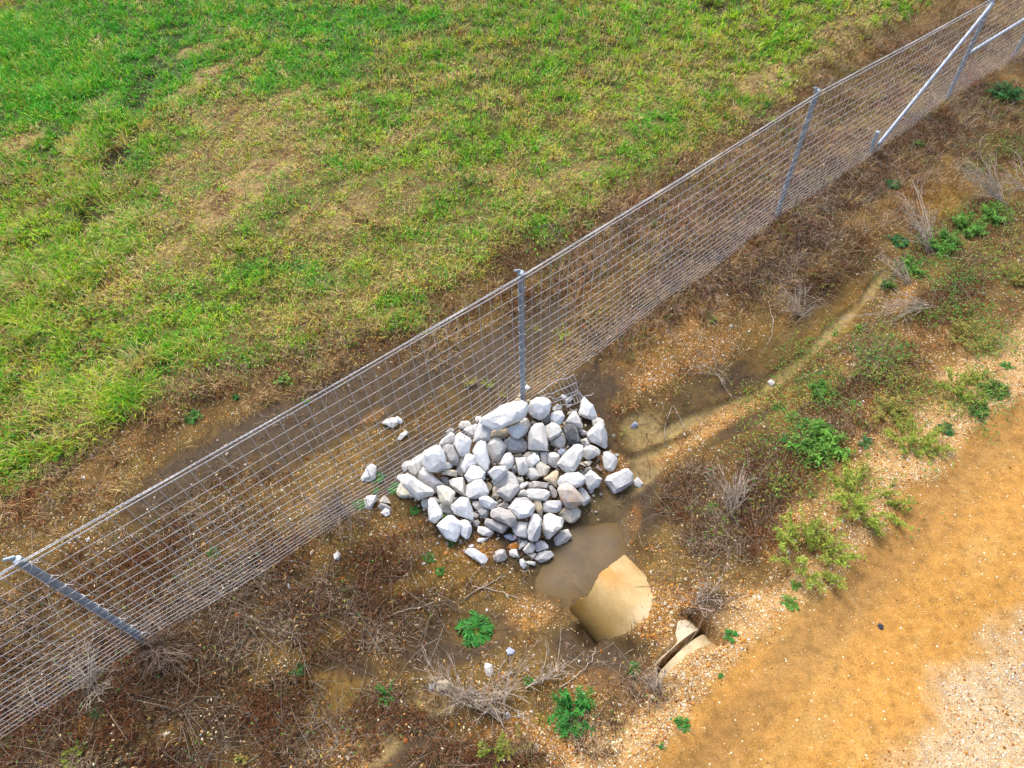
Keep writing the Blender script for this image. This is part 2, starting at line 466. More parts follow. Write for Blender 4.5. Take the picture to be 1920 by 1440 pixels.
def m_concrete():
    m, nt, nd, lk = new_mat("stained_concrete")
    geo = N(nt, 'ShaderNodeTexCoord').outputs['Object']
    c = N(nt, 'ShaderNodeAttribute', attribute_name="tint").outputs['Color']
    n1 = tex_noise(nt, geo, 4.0, 7, 0.7)
    n2 = tex_noise(nt, geo, 70.0, 5, 0.7)
    c = mixc(nt, 1.0, c, ramp(nt, n1, [(0.3, (0.82, 0.78, 0.70)), (0.6, (1.05, 1.04, 1.0))]), 'MULTIPLY')
    c = mixc(nt, 1.0, c, ramp(nt, n2, [(0.25, 0.72), (0.5, 1.0), (0.75, 1.12)]), 'MULTIPLY')
    v = N(nt, 'ShaderNodeTexVoronoi')
    v.inputs['Scale'].default_value = 11.0
    lk.new(geo, v.inputs['Vector'])
    c = mixc(nt, ramp(nt, v.outputs['Distance'], [(0.05, 0.6), (0.09, 0.0)]), c, lin(70, 52, 30))
    principled(nt, c, 0.9, 0.2, 0.0, bump(nt, math_n(nt, 'ADD', n1, n2), 0.4, 0.01))
    return m


def m_water():
    m, nt, nd, lk = new_mat("murky_water")
    geo = N(nt, 'ShaderNodeNewGeometry').outputs['Position']
    depth = N(nt, 'ShaderNodeAttribute', attribute_name="depth").outputs['Fac']
    n1 = tex_noise(nt, geo, 3.0, 5, 0.65)
    n2 = tex_noise(nt, geo, 25.0, 2, 0.5)
    deep = mixc(nt, ramp(nt, n1, [(0.38, 0.0), (0.66, 1.0)]), lin(146, 124, 90, .55), lin(122, 106, 84, .55))
    murk = math_n(nt, 'ADD', depth, math_n(nt, 'MULTIPLY', math_n(nt, 'SUBTRACT', n1, 0.5), 0.9))
    c = mixc(nt, ramp(nt, murk, [(0.0, 0.0), (0.8, 1.0)]), lin(130, 106, 64, .55), deep)
    principled(nt, c, ramp(nt, depth, [(0.0, 0.45), (0.5, 0.07)]), ramp(nt, depth, [(0.0, 0.06), (0.55, 0.24)]), 0.0, bump(nt, n2, 0.04, 0.01))
    return m


def m_bark(name, c0, c1):
    m, nt, nd, lk = new_mat(name)
    geo = N(nt, 'ShaderNodeTexCoord').outputs['Object']
    n1 = tex_noise(nt, geo, 18.0, 4, 0.6)
    principled(nt, mixc(nt, ramp(nt, n1, [(0.35, 0.0), (0.65, 1.0)]), c0, c1), 0.9, 0.15)
    return m


M_GROUND = m_ground()
M_GRASS = m_vertex("grass_blades")
M_DRY = m_vertex("dry_stems", trans=0.08, rough=0.8)
M_STONE = m_vertex("pebbles", trans=0.0, rough=0.85)
M_LEAF = m_vertex("weed_leaves", trans=0.3, rough=0.5)
M_ROCK = m_rock()
M_POST = m_steel("galvanised_post", lin(118, 130, 144), lin(150, 162, 176), 0.55, 0.2)
M_CAP = m_steel("galvanised_cap", lin(134, 148, 158), lin(164, 176, 184), 0.5, 0.2)
M_PIPE = m_steel("galvanised_pipe", lin(150, 160, 176), lin(182, 190, 202), 0.55, 0.15)
M_WIRE = m_steel("galvanised_wire", lin(176, 176, 178), lin(208, 207, 208), 0.6, 0.0)
M_CONC = m_concrete()
M_WATER = m_water()
M_TWIG = m_bark("bleached_twig", lin(140, 124, 106), lin(196, 182, 166))
M_VINE = m_bark("grey_vine", lin(104, 88, 74), lin(156, 140, 124))
M_STEM = m_bark("weed_stem", lin(90, 110, 45), lin(130, 130, 60))

# ------------------------------------------------------------------ mesh helpers
def mesh_np(name, V, faces_flat, loop_tot, smooth=False, attrs=None, mat=None):
    me = bpy.data.meshes.new(name)
    V = np.ascontiguousarray(V, np.float32)
    me.vertices.add(len(V))
    me.vertices.foreach_set('co', V.ravel())
    me.loops.add(len(faces_flat))
    me.loops.foreach_set('vertex_index', np.ascontiguousarray(faces_flat, np.int32))
    me.polygons.add(len(loop_tot))
    st = np.concatenate([[0], np.cumsum(loop_tot)[:-1]]).astype(np.int32)
    me.polygons.foreach_set('loop_start', st)
    me.polygons.foreach_set('loop_total', np.ascontiguousarray(loop_tot, np.int32))
    me.polygons.foreach_set('use_smooth', np.full(len(loop_tot), smooth, bool))
    me.update(calc_edges=True)
    for k, (typ, data) in (attrs or {}).items():
        a = me.attributes.new(k, typ, 'POINT')
        if typ == 'FLOAT_COLOR':
            d = np.ones((len(V), 4), np.float32)
            d[:, :3] = data
            a.data.foreach_set('color', d.ravel())
        else:
            a.data.foreach_set('value', np.ascontiguousarray(data, np.float32))
    if mat:
        me.materials.append(mat)
    return me


def link(name, me, parent=None, loc=None):
    o = bpy.data.objects.new(name, me)
    COL.objects.link(o)
    if parent is not None:
        o.parent = parent
    if loc is not None:
        o.location = loc
    return o


def tag(o, label=None, cat=None, group=None, kind=None):
    for k, v in (('label', label), ('category', cat), ('group', group), ('kind', kind)):
        if v:
            o[k] = v
    return o


def empty(name, loc, label, cat, group=None):
    o = bpy.data.objects.new(name, None)
    COL.objects.link(o)
    o.empty_display_size = 0.1
    o.location = loc
    return tag(o, label, cat, group)


class Tubes:
    """collects tapered polylines as thin tubes of one mesh"""
    def __init__(self, sides=4):
        self.s, self.V, self.F, self.T, self.C, self.n = sides, [], [], [], [], 0

    def add(self, pts, r0, r1=None, col=None, caps=False):
        p = np.asarray(pts, float)
        n, s = len(p), self.s
        r = np.linspace(r0, r0 if r1 is None else r1, n)
        t = np.gradient(p, axis=0)
        t /= np.linalg.norm(t, axis=1)[:, None] + 1e-12
        ref = np.where(np.abs(t[:, 2:3]) > 0.9, [[1.0, 0, 0]], [[0, 0, 1.0]])
        a = np.cross(t, ref)
        a /= np.linalg.norm(a, axis=1)[:, None] + 1e-12
        b = np.cross(t, a)
        ang = np.arange(s) * 2 * math.pi / s + 0.4
        ring = p[:, None] + r[:, None, None] * (np.cos(ang)[None, :, None] * a[:, None] + np.sin(ang)[None, :, None] * b[:, None])
        self.V.append(ring.reshape(-1, 3))
        i = np.arange(n - 1)[:, None] * s
        j = np.arange(s)[None]
        k = (j + 1) % s
        q = np.stack([i + j, i + k, i + s + k, i + s + j], -1).reshape(-1, 4) + self.n
        self.F.append(q.ravel())
        self.T.append(np.full(len(q), 4))
        if caps:
            self.F.append(np.arange(s)[::-1] + self.n)
            self.F.append(np.arange(s) + self.n + (n - 1) * s)
            self.T.append(np.array([s, s]))
        if col is not None:
            self.C.append(np.repeat(np.asarray(col, float)[None], n * s, 0))
        self.n += n * s

    def mesh(self, name, mat, origin=(0, 0, 0), smooth=True):
        V = np.concatenate(self.V) - np.asarray(origin)
        at_ = {'tint': ('FLOAT_COLOR', np.concatenate(self.C))} if self.C else None
        return mesh_np(name, V, np.concatenate(self.F), np.concatenate(self.T), smooth, at_, mat)


# ------------------------------------------------------------------ culvert pipe geometry (needed by the ground)
PIPE_R, PIPE_T = 0.495, 0.08
_c1 = at_z(1272.6, 1218.1, 0.198)                 # crown of the pipe, under the joint
_c0 = at_z(1140.9, 1079.1, 0.102)                # crown at the outlet
PIPE_AX = (_c0 - _c1) / np.linalg.norm(_c0 - _c1)            # towards the outlet
_sd = np.cross(PIPE_AX, [0, 0, 1.0])
PIPE_SIDE = _sd / np.linalg.norm(_sd)
PIPE_UP = np.cross(PIPE_SIDE, PIPE_AX)
PIPE_C = _c1 - PIPE_UP * PIPE_R


def pipe_hit(px, py):
    """(angle from crown, distance along the axis) where a pixel sees the pipe's outside"""
    d = ray(px, py)
    o = CAM - PIPE_C
    du, dv = d @ PIPE_SIDE, d @ PIPE_UP
    ou, ov = o @ PIPE_SIDE, o @ PIPE_UP
    A, B, Cc = du * du + dv * dv, ou * du + ov * dv, ou * ou + ov * ov - PIPE_R ** 2
    disc = B * B - A * Cc
    t = (-B - math.sqrt(max(disc, 0))) / A
    P = o + d * t
    return math.atan2(P @ PIPE_SIDE, P @ PIPE_UP), P @ PIPE_AX, disc


def pipe_pt(a, s, r=PIPE_R):
    return PIPE_C + PIPE_AX * s + r * (math.sin(a) * PIPE_SIDE + math.cos(a) * PIPE_UP)


# ------------------------------------------------------------------ ground
POOL = at_z(np.array([1005, 1012, 1040, 1062, 1086, 1104, 1125, 1160, 1172, 1168, 1152, 1140, 1112, 1080, 1062, 1040, 1020], float),
            np.array([1085, 1105, 1116, 1124, 1122, 1112, 1090, 1060, 1035, 1010, 985, 985, 990, 982, 1000, 1030, 1060], float), -0.47)[:, :2]
WATER_Z = -0.47


def in_poly(x, y, poly):
    ins = np.zeros(x.shape, bool)
    j = len(poly) - 1
    for i in range(len(poly)):
        xi, yi, xj, yj = *poly[i], *poly[j]
        c = ((yi > y) != (yj > y)) & (x < (xj - xi) * (y - yi) / (yj - yi + 1e-12) + xi)
        ins ^= c
        j = i
    return ins


def poly_dist(x, y, poly):
    d = np.full(x.shape, 1e9)
    for i in range(len(poly)):
        a, b = poly[i - 1], poly[i]
        ab = b - a
        t = np.clip(((x - a[0]) * ab[0] + (y - a[1]) * ab[1]) / (ab @ ab), 0, 1)
        d = np.minimum(d, np.hypot(x - a[0] - t * ab[0], y - a[1] - t * ab[1]))
    return np.where(in_poly(x, y, poly), -d, d)


PD = poly_dist(XX, YY, POOL) + 0.12 * WARP + 0.07 * WARP2 - .03
near = sstep(0.5, 0.05, PD)
ZZ = np.where(PD < 0.5, ZZ * (1 - near) + near * np.minimum(ZZ, WATER_Z + np.where(PD < 0, np.clip(PD * 0.35, -0.10, 0) - .006 * sstep(0, -.04, PD), np.clip(PD * .3, 0, .3)) + 0.002), ZZ)
ZZ = np.maximum(ZZ, np.where(PD > 0.0, WATER_Z + np.minimum(PD * 0.25, 0.012) + 0.003, -9))
PQ = np.stack([XX - PIPE_C[0], YY - PIPE_C[1]], -1)
_axh = PIPE_AX[:2] / np.linalg.norm(PIPE_AX[:2])
P_L = PQ @ PIPE_SIDE[:2]
P_S = PQ @ _axh / np.linalg.norm(PIPE_AX[:2])
P_A = np.arcsin(np.clip(P_L / PIPE_R, -1, 1))
HP = PIPE_C[2] + PIPE_AX[2] * P_S + np.sqrt(np.maximum(PIPE_R ** 2 - P_L ** 2, 0)) / PIPE_UP[2]
_bl = np.array([(-90, .7), (-61, .62), (-45, .52), (-34, .48), (-20, .38), (-1, .34), (12, .34), (23, .37), (45, .47), (67, .57), (90, .62)])
_ba = [pipe_hit(*q)[:2] for q in ((1123, 1205), (1135, 1203), (1148, 1194), (1160, 1185), (1180, 1172), (1188, 1160), (1205, 1150), (1213, 1136), (1219, 1124), (1219, 1108), (1216, 1096), (1208, 1084))]
_ba = sorted(_ba)
S_B = np.interp(P_A, [q[0] for q in _ba], [q[1] for q in _ba]) + 0.05 * WARP2
def trace(pts):
    q = sorted([pipe_hit(*p)[:2] for p in pts])
    return np.array([k[0] for k in q]), np.array([k[1] for k in q])


_j0 = [pipe_hit(*p)[1] for p in ((1230, 1253), (1242, 1256), (1262, 1220), (1281, 1214), (1301, 1184), (1312, 1185))]
JOINT = float(np.mean(_j0))                      # the open joint between two pipe lengths
_l = trace([(1224, 1252), (1237, 1231), (1257, 1213), (1269, 1201), (1265, 1188), (1272, 1166), (1292, 1164), (1306, 1164)])
_r = trace([(1246, 1262), (1264, 1240), (1283, 1224), (1301, 1211), (1342, 1203)])
A_LO, A_HI = pipe_hit(1232, 1258)[0], pipe_hit(1319, 1173)[0]
expo = np.interp(P_A, *_l) + .035 - P_S + .05 * WARP2
expo2 = P_S - np.interp(P_A, *_r) + .05 * WARP2
jz = np.minimum(np.minimum(expo, expo2), np.minimum(P_A - A_LO, A_HI - P_A) * .4)      # > 0 where the tops at the joint are bare
delta = np.clip((S_B - P_S) * 0.45, -0.09, 0.028)
delta = np.where(jz > -0.1, np.minimum(delta, np.clip(-jz * 0.9, -0.07, 0.028)), delta)
slot = np.abs(P_S - JOINT) < 0.036
delta = np.where(slot & (jz > 0), -0.34, delta)
_LEFT = 1.0 if pipe_hit(1090, 1160)[0] > pipe_hit(1180, 1070)[0] else -1.0
inside = sstep(PIPE_R * 1.0, PIPE_R * 0.86, np.abs(P_L)) * sstep(-1.2, -1.0, P_S)
bury = inside * sstep(1.0, .8, P_S)
_cov = ZZ * (1 - bury) + bury * (HP + delta)
ZZ = np.where(jz > -0.08, _cov, np.where(delta > 0, np.maximum(ZZ, _cov), np.minimum(ZZ, _cov)))
side_ = sstep(.22, .05, np.abs(P_L) - PIPE_R) * sstep(.66, .76, P_S) * sstep(1.12, .95, P_S) * (np.abs(P_L) > PIPE_R - .02) * (P_L * _LEFT > 0)
ZZ = ZZ * (1 - side_) + side_ * np.minimum(ZZ, -.46)
hollow = (np.abs(P_L) < PIPE_R - .02) & (P_S > S_B + 0.12) & (P_S < 1.15)
ZZ = np.where(hollow, np.minimum(ZZ, HP - 0.16), ZZ)
ZZ = np.where(hollow & (np.abs(P_L) < PIPE_R - PIPE_T), np.minimum(ZZ, WATER_Z + .01), ZZ)
NEARPIPE = (np.abs(P_L) < PIPE_R + .1) & (P_S > -1.2) & (P_S < 1.2)
# rough soil, ruts and hummocks
ZZ = ZZ - .06 * Z_CHAN * np.where(PD < .4, 0, 1) - .08 * Z_RUT + (1 - Z_ROAD) * (0.05 * WARP + 0.02 * WARP2) * np.where((PD < 0.15) | NEARPIPE, 0.1, 1.0) + Z_FIELD * 0.05 * (fbm(XX * 2.2, YY * 2.2, 3, 9) - .5) - 0.02 * Z_TRACK \
    + (1 - Z_FIELD) * 0.012 * (fbm(XX * 9, YY * 9, 3, 12) - .5) * np.where(PD < 0.1, 0.1, 1.0)


def soil_colour():
    def put(c, col, z):
        return c * (1 - z[..., None]) + col * z[..., None]
    c = np.zeros(XX.shape + (3,)) + lin(116, 94, 50)
    n = fbm(XX * 2.6, YY * 2.6, 5, 51)
    c = put(c, lin(104, 78, 44), sstep(.45, .7, n) * .8)
    c = put(c, lin(146, 112, 56), sstep(.5, .25, n) * .5)
    c = put(c, lin(80, 62, 38), Z_MUD_SHADE)
    c = put(c, lin(68, 54, 32), Z_DEAD * .8)
    c = put(c, lin(92, 70, 38), Z_WEED * .7)
    c = put(c, lin(138, 106, 40), Z_SILT * .9)
    c = put(c, lin(180, 156, 102), Z_CHAN * .9)
    c = put(c, lin(180, 126, 58), Z_GRAV * (1 - Z_SHOULDER) * .45)
    c = put(c, lin(212, 172, 114), Z_SHOULDER * .75)
    f = put(np.zeros_like(c) + lin(84, 88, 34), lin(96, 74, 40), sstep(.5, .72, n) * .7)
    f = put(f, lin(58, 96, 30), Z_LUSH * .7)
    f = put(f, lin(176, 150, 96), Z_STRAW * .9)
    f = put(f, lin(110, 78, 48), Z_STRAW * sstep(.52, .66, fbm(XX * 3.1, YY * 3.1, 4, 77)) * .8)
    f = put(f, lin(52, 48, 22), Z_RUT * .8)
    c = put(c, f, Z_FIELD)
    r = np.zeros_like(c) + lin(208, 154, 76)
    r = put(r, lin(196, 144, 68), sstep(.42, .65, fbm(UU * .5, VV * 2.0, 4, 61)) * .5)
    r = put(r, lin(216, 172, 100), sstep(.5, .3, fbm(UU * .8, VV * 2.5, 4, 63)) * .5)
    r = put(r, lin(160, 120, 66), Z_TRACK * .8)
    r = put(r, lin(216, 192, 154), Z_PALE * .9)
    c = put(c, r * 1.0, Z_ROAD)
    # damp rim of the pool
    c = put(c, lin(92, 74, 42), sstep(.35, 0.0, PD) * .75)
    return c * 0.66


SOIL = soil_colour()
STONES = np.clip(0.10 + 0.55 * Z_GRAV + 0.35 * Z_SHOULDER + 0.15 * fbm(XX * 1.2, YY * 1.2, 3, 5) - 0.5 * Z_MUD_SHADE - .1 * Z_DEAD - .2 * Z_CHAN, 0, 1)
STONES = STONES * (1 - Z_FIELD) * (1 - Z_ROAD) + Z_ROAD * (0.11 - .05 * Z_TRACK + 0.55 * Z_PALE)
STONES = np.where(PD < 0.1, STONES * .2, STONES)
WET = np.clip(Z_MUD_SHADE * .5 + sstep(.3, 0, PD) * .6 + Z_TRACK * .2, 0, 1)

ny, nx = XX.shape
# one sheet: the fine grid plus ever wider rows that reach the horizon
ext = np.array([1, 4, 14, 50, 160, 420, 800.0])
ax = np.concatenate([gx[0] - ext[::-1], gx, gx[-1] + ext])
ay = np.concatenate([gy[0] - ext[::-1], gy, gy[-1] + ext])
ixs = np.clip(np.arange(len(ax)) - len(ext), 0, nx - 1)
iys = np.clip(np.arange(len(ay)) - len(ext), 0, ny - 1)
AX, AY = np.meshgrid(ax, ay)
AZ = ZZ[np.ix_(iys, ixs)]
dist_out = np.maximum(np.maximum(gx[0] - AX, AX - gx[-1]), np.maximum(np.maximum(gy[0] - AY, AY - gy[-1]), 0))
AZ = AZ * np.exp(-dist_out / 30)
V = np.stack([AX, AY, AZ], -1).reshape(-1, 3)
w_, h_ = len(ax), len(ay)
I = (np.arange(h_ - 1)[:, None] * w_ + np.arange(w_ - 1)[None]).ravel()
F = np.stack([I, I + 1, I + 1 + w_, I + w_], -1)
me = mesh_np("ground", V, F.ravel(), np.full(len(F), 4), True,
             {'soil': ('FLOAT_COLOR', SOIL[np.ix_(iys, ixs)].reshape(-1, 3)), 'stones': ('FLOAT', STONES[np.ix_(iys, ixs)].ravel()),
              'wet': ('FLOAT', WET[np.ix_(iys, ixs)].ravel())}, M_GROUND)
tag(link("ground", me), "field, ditch bank and gravel road seen from above", None, None, 'structure')

# water: a flat sheet that the hollow in the ground cuts to its outline; deeper water is murkier
c = POOL.mean(0)
lo_, hi_ = POOL.min(0) - .25, POOL.max(0) + .25
wx, wy = np.meshgrid(np.arange(lo_[0], hi_[0], .03), np.arange(lo_[1], hi_[1], .03))
dep = np.clip((WATER_Z - sample(ZZ, wx, wy)) / 0.09, 0, 1)
wh, ww = wx.shape
wi = (np.arange(wh - 1)[:, None] * ww + np.arange(ww - 1)[None]).ravel()
wf = np.stack([wi, wi + 1, wi + 1 + ww, wi + ww], -1)
near_pool = (sample(PD, wx, wy) < .12).ravel()
wf = wf[near_pool[wf].all(1)]
wf = wf[~(((np.abs(sample(P_L, wx, wy)) < .9) & (sample(P_S, wx, wy) < .55)).ravel()[wf].any(1))]
wv = np.stack([wx, wy, np.full(wx.shape, WATER_Z)], -1).reshape(-1, 3)
used, inv = np.unique(wf, return_inverse=True)
tag(link("water", mesh_np("water", wv[used], inv.ravel(), np.full(len(wf), 4), True, {'depth': ('FLOAT', dep.ravel()[used])}, M_WATER)), None, None, None, 'structure')


# ------------------------------------------------------------------ culvert
def shell(a0, a1, s_lo, s_hi, name, na=40, ns=16, r=PIPE_R, t=PIPE_T, tint=None):
    """a curved concrete wall between two angles; s_lo/s_hi give its ends at each angle"""
    aa = np.linspace(a0, a1, na)
    V, C = [], []
    for rr in (r, r - t):
        for a in aa:
            lo, hi = s_lo(a), s_hi(a)
            for k in range(ns):
                s = lo + (hi - lo) * k / (ns - 1)
                V.append(pipe_pt(a, s, rr))
                C.append(tint(a, s, (s - lo), hi - s))
    F = []
    n1 = na * ns
    for i in range(na - 1):
        for k in range(ns - 1):
            a, b, c_, d = i * ns + k, i * ns + k + 1, (i + 1) * ns + k + 1, (i + 1) * ns + k
            F.append((a, d, c_, b))
            F.append((a + n1, b + n1, c_ + n1, d + n1))
    for i in range(na - 1):
        for k in (0, ns - 1):
            a, d = i * ns + k, (i + 1) * ns + k
            q = (a, a + n1, d + n1, d)
            F.append(q if k == 0 else q[::-1])
    for k in range(ns - 1):
        for i in (0, na - 1):
            a, b = i * ns + k, i * ns + k + 1
            q = (a, b, b + n1, a + n1)
            F.append(q if i == 0 else q[::-1])
    return np.array(V), np.array(F), np.array(C)


def obj_at(name, V, F, C, mat, label, cat, origin):
    me = mesh_np(name, V - origin, F.ravel(), np.full(len(F), F.shape[1]), True, {'tint': ('FLOAT_COLOR', C)}, mat)
    o = link(name, me, None, origin)
    if hasattr(me, 'set_sharp_from_angle'):
        me.set_sharp_from_angle(angle=R(40))
    return tag(o, label, cat)


rim_px = [(1068, 1147), (1070, 1138), (1076, 1131), (1086, 1124), (1100, 1120), (1108, 1108), (1116, 1092), (1122, 1080), (1126, 1074), (1140, 1063), (1158, 1050), (1172, 1040)]
rim = sorted([pipe_hit(*p)[:2] for p in rim_px])
RA, RS = np.array([q[0] for q in rim]), np.array([q[1] for q in rim])


def rim_s(a):
    return float(np.interp(a, RA, RS)) + 0.012 * (float(vnoise(a * 14, 3.3, 4)) - .5) + 0.008 * (float(vnoise(a * 45, 1.1, 5)) - .5)


def conc_tint(a, s, e0, e1):
    n = float(fbm(np.array(s * 3 + 5), np.array(a * 2.2), 4, 8))
    c = lin(204, 178, 130) * 0.82
    rust = max(0, 1 - e1 / 0.34) * min(1, max(0, (n - .36) * 4.0))
    c = c * (1 - .75 * rust) + lin(204, 138, 58) * .75 * rust
    pale = max(0, 1 - (e0 - .25) / 0.4) * (0.4 + 1.2 * n)
    pale = min(pale, 1) * .8
    c = c * (1 - pale) + lin(206, 192, 172) * pale
    olive = .85 * float(sstep(-.25, 1.0, a * SGN + .5 * (n - .5)))  # olive stain, deepened on the low flank to paint in the curve's shading
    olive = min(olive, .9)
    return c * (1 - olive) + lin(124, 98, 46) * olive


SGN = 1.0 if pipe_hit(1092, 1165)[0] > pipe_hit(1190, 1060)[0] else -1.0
sp = _c1 + 0
s_back = JOINT + 0.034
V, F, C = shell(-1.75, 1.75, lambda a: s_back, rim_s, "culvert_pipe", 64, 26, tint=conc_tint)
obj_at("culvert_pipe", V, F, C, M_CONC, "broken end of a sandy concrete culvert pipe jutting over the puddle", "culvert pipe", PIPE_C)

# the next length of pipe, buried in the bank: only its top shows at the open joint
def next_tint(a, s, e0, e1):
    n = float(fbm(np.array(s * 6 + 5), np.array(a * 5), 3, 18))
    return lin(208, 188, 152) * (0.66 + .4 * n)


V, F, C = shell(-1.5, 1.5, lambda a: -0.75, lambda a: JOINT - 0.034, "culvert_pipe", 50, 16, tint=next_tint)
obj_at("culvert_pipe", V, F, C, M_CONC, "pale top of the buried pipe length showing in the gravel behind an open joint", "culvert pipe", PIPE_C + PIPE_AX * -.8)

# ------------------------------------------------------------------ fence: posts, woven wire, strands and braces
POSTS = [((272, 1198), (33, 1050), 0.036), ((980, 748), (977, 512), 0.036), ((1455, 408), (1533, 170), 0.036), ((1775, 185), (1864, -8), 0.04), ((1898, 108), None, 0.036)]
pb, pt = [], []
for base, top, r in POSTS:
    B = at(*base)
    if top:
        d = ray(*top)
        T = CAM + d * (np.dot((B - CAM)[:2], d[:2]) / np.dot(d[:2], d[:2]))
    else:
        T = B + np.array([0, 0, 2.33])
    pb.append(B)
    pt.append(T)
# one post beyond the frame at either end of the run
pb = [pb[0] * 2 - pb[1] + [0, 0, -pb[0][2] * 2 + pb[1][2]]] + pb
pt = [pb[0] + [0, 0, 2.33]] + pt
dlast = pb[-1] - pb[-2]
pb.append(pb[-2] + dlast / np.linalg.norm(dlast) * 6.0)
pt.append(pb[-1] + [0, 0, 2.33])
rad = [0.036] + [p[2] for p in POSTS] + [0.036]

fence = empty("wire_fence", pb[2], "tall woven wire fence on round galvanised posts crossing the whole scene", "fence")
F0 = np.array(pb[2])


def rod(name, a, b, r, mat, parent, origin, sides=20, bevel_top=True):
    """a round bar with a softly domed end"""
    a, b = np.asarray(a, float), np.asarray(b, float)
    L = np.linalg.norm(b - a)
    d = (b - a) / L
    st = [0, L * .25, L * .5, L * .75, L - .02, L - .006, L]
    rr = [r, r, r, r, r, r * .93, r * .6] if bevel_top else [r] * 7
    ref = np.array([0, 0, 1.0]) if abs(d[2]) < .9 else np.array([1.0, 0, 0])
    u = np.cross(d, ref)
    u /= np.linalg.norm(u)
    w = np.cross(d, u)
    V, F, T = [], [], []
    for s_, q in zip(st, rr):
        for k in range(sides):
            an = 2 * math.pi * k / sides
            V.append(a + d * s_ + q * (math.cos(an) * u + math.sin(an) * w))
    for i in range(len(st) - 1):
        for k in range(sides):
            k2 = (k + 1) % sides
            F += [i * sides + k, (i + 1) * sides + k, (i + 1) * sides + k2, i * sides + k2]
            T.append(4)
    F += list(range((len(st) - 1) * sides, len(st) * sides))[::-1]
    T.append(sides)
    me = mesh_np(name, np.array(V) - origin, np.array(F), np.array(T), True, None, mat)
    if hasattr(me, 'set_sharp_from_angle'):
        me.set_sharp_from_angle(angle=R(50))
    return link(name, me, parent)


TOWARD = -VDIR                               # the wire hangs on the road side of the posts
OFF = np.array([TOWARD[0], TOWARD[1], 0])
for k, (B, T, r) in enumerate(zip(pb, pt, rad)):
    d = (T - B) / np.linalg.norm(T - B)
    p = rod("post", B - d * .25 - F0, T - d * .01 - F0, r, M_POST, fence, np.zeros(3))
    # cap and wire holder on the post
    rod("cap", T - d * .05 - F0, T + d * .022 - F0, r + .005, M_CAP, p, np.zeros(3))
    rod("wire_holder", T + d * .03 - F0 + OFF * -.02, T + d * .06 - F0 - np.array([*UDIR, 0]) * .08 - OFF * .03, .016, M_CAP, p, np.zeros(3), 10)
    for q in range(9):
        z = .12 + q * .255 + .03 * math.sin(q * 2.3 + k)
        c0 = B + d * z - F0
        ring = []
        for e in range(11):
            an = math.pi * 2 * e / 10
            ring.append(c0 + (r + .006) * (math.cos(an) * np.array([*UDIR, 0]) + math.sin(an) * OFF) + [0, 0, .035 * math.sin(an + q)])
        tw = Tubes(4)
        tw.add([ring[0] + np.array([*UDIR, 0]) * .035 + [0, 0, -.05]] + ring, .004)
        link("wire_tie", tw.mesh("wire_tie", M_WIRE), p)

# woven wire: horizontals close together at the foot, stays every six inches
gaps = np.array([3, 3, 3, 3, 3, 3.5, 3.5, 4, 4, 4.5, 5, 5, 5.5, 5.5, 6, 6, 6.5, 7, 7.5])
hz = np.concatenate([[0], np.cumsum(gaps)]) / gaps.sum()
tops = np.array(pt)
bots = np.array(pb)
seg = np.linalg.norm((bots[1:] - bots[:-1])[:, :2], axis=1)
cum = np.concatenate([[0], np.cumsum(seg)])
STAY = 0.1524
ts = np.arange(0, cum[-1], STAY)


def along(A, t):
    return np.stack([np.interp(t, cum, A[:, i]) for i in range(3)], -1)


gb = along(bots, ts)
gtp = along(tops, ts)
gb[:, 2] = np.where((gb[:, 0] > GX0) & (gb[:, 0] < GX1), sample(ZZ, gb[:, 0], gb[:, 1]), gb[:, 2]) * .5 + gb[:, 2] * .5 + .02
bulge = np.interp(ts, [0, cum[1] + .3, cum[1] + 2.5, cum[2] - 1.0, cum[2], cum[2] + 3, cum[3], cum[-1]], [0, 0, .05, .09, 0.02, .03, 0, 0])
nodes = np.zeros((len(hz), len(ts), 3))
for i, f in enumerate(hz):
    P = gb * (1 - f) + (gtp - [0, 0, .05]) * f
    P = P + OFF * (.062 + bulge[:, None] * math.sin(math.pi * min(1, f * 1.25 + .12)))
    P[:, 2] += .006 * np.sin(ts * 41.2 + i * 1.7) + .010 * (vnoise(ts * 2.2, np.full(len(ts), i * 3.1), 5) - .5) - .012 * np.sin(np.pi * ((np.interp(ts, cum, np.arange(len(cum)))) % 1)) * f
    P += OFF * (.012 * (vnoise(ts * 1.1, np.full(len(ts), i * .6), 6) - .5))[:, None]
    nodes[i] = P
tb = Tubes(4)
for i in range(len(hz)):
    tb.add(nodes[i] - F0, .0024 if i else .0028)
for k in range(len(ts)):
    tb.add(nodes[:, k] - F0, .0034)
link("wire_mesh", tb.mesh("wire_mesh", M_WIRE), fence)
tb = Tubes(5)
tb.add(nodes[-1] - F0 + [0, 0, .008], .005)
link("top_wire", tb.mesh("top_wire", M_WIRE), fence)
# twisted strands strung along the post tops
for q, (dz, dv) in enumerate(((-.012, .035), (.012, .045))):
    tb = Tubes(5)
    fine = np.arange(0, cum[-1], .05)
    P = along(tops, fine) - F0 + [0, 0, dz] + OFF * dv
    P[:, 2] -= .02 * np.sin(np.pi * ((np.interp(fine, cum, np.arange(len(cum)))) % 1)) + .012 * (vnoise(fine * .8, fine * 0 + q * 7, 11) - .5)
    for ph in (0, math.pi):
        Q = P + np.stack([0 * fine, .006 * np.cos(fine * 60 + ph), .006 * np.sin(fine * 60 + ph)], -1)
        tb.add(Q, .0036)
    link("top_strand", tb.mesh("top_strand", M_WIRE), fence)

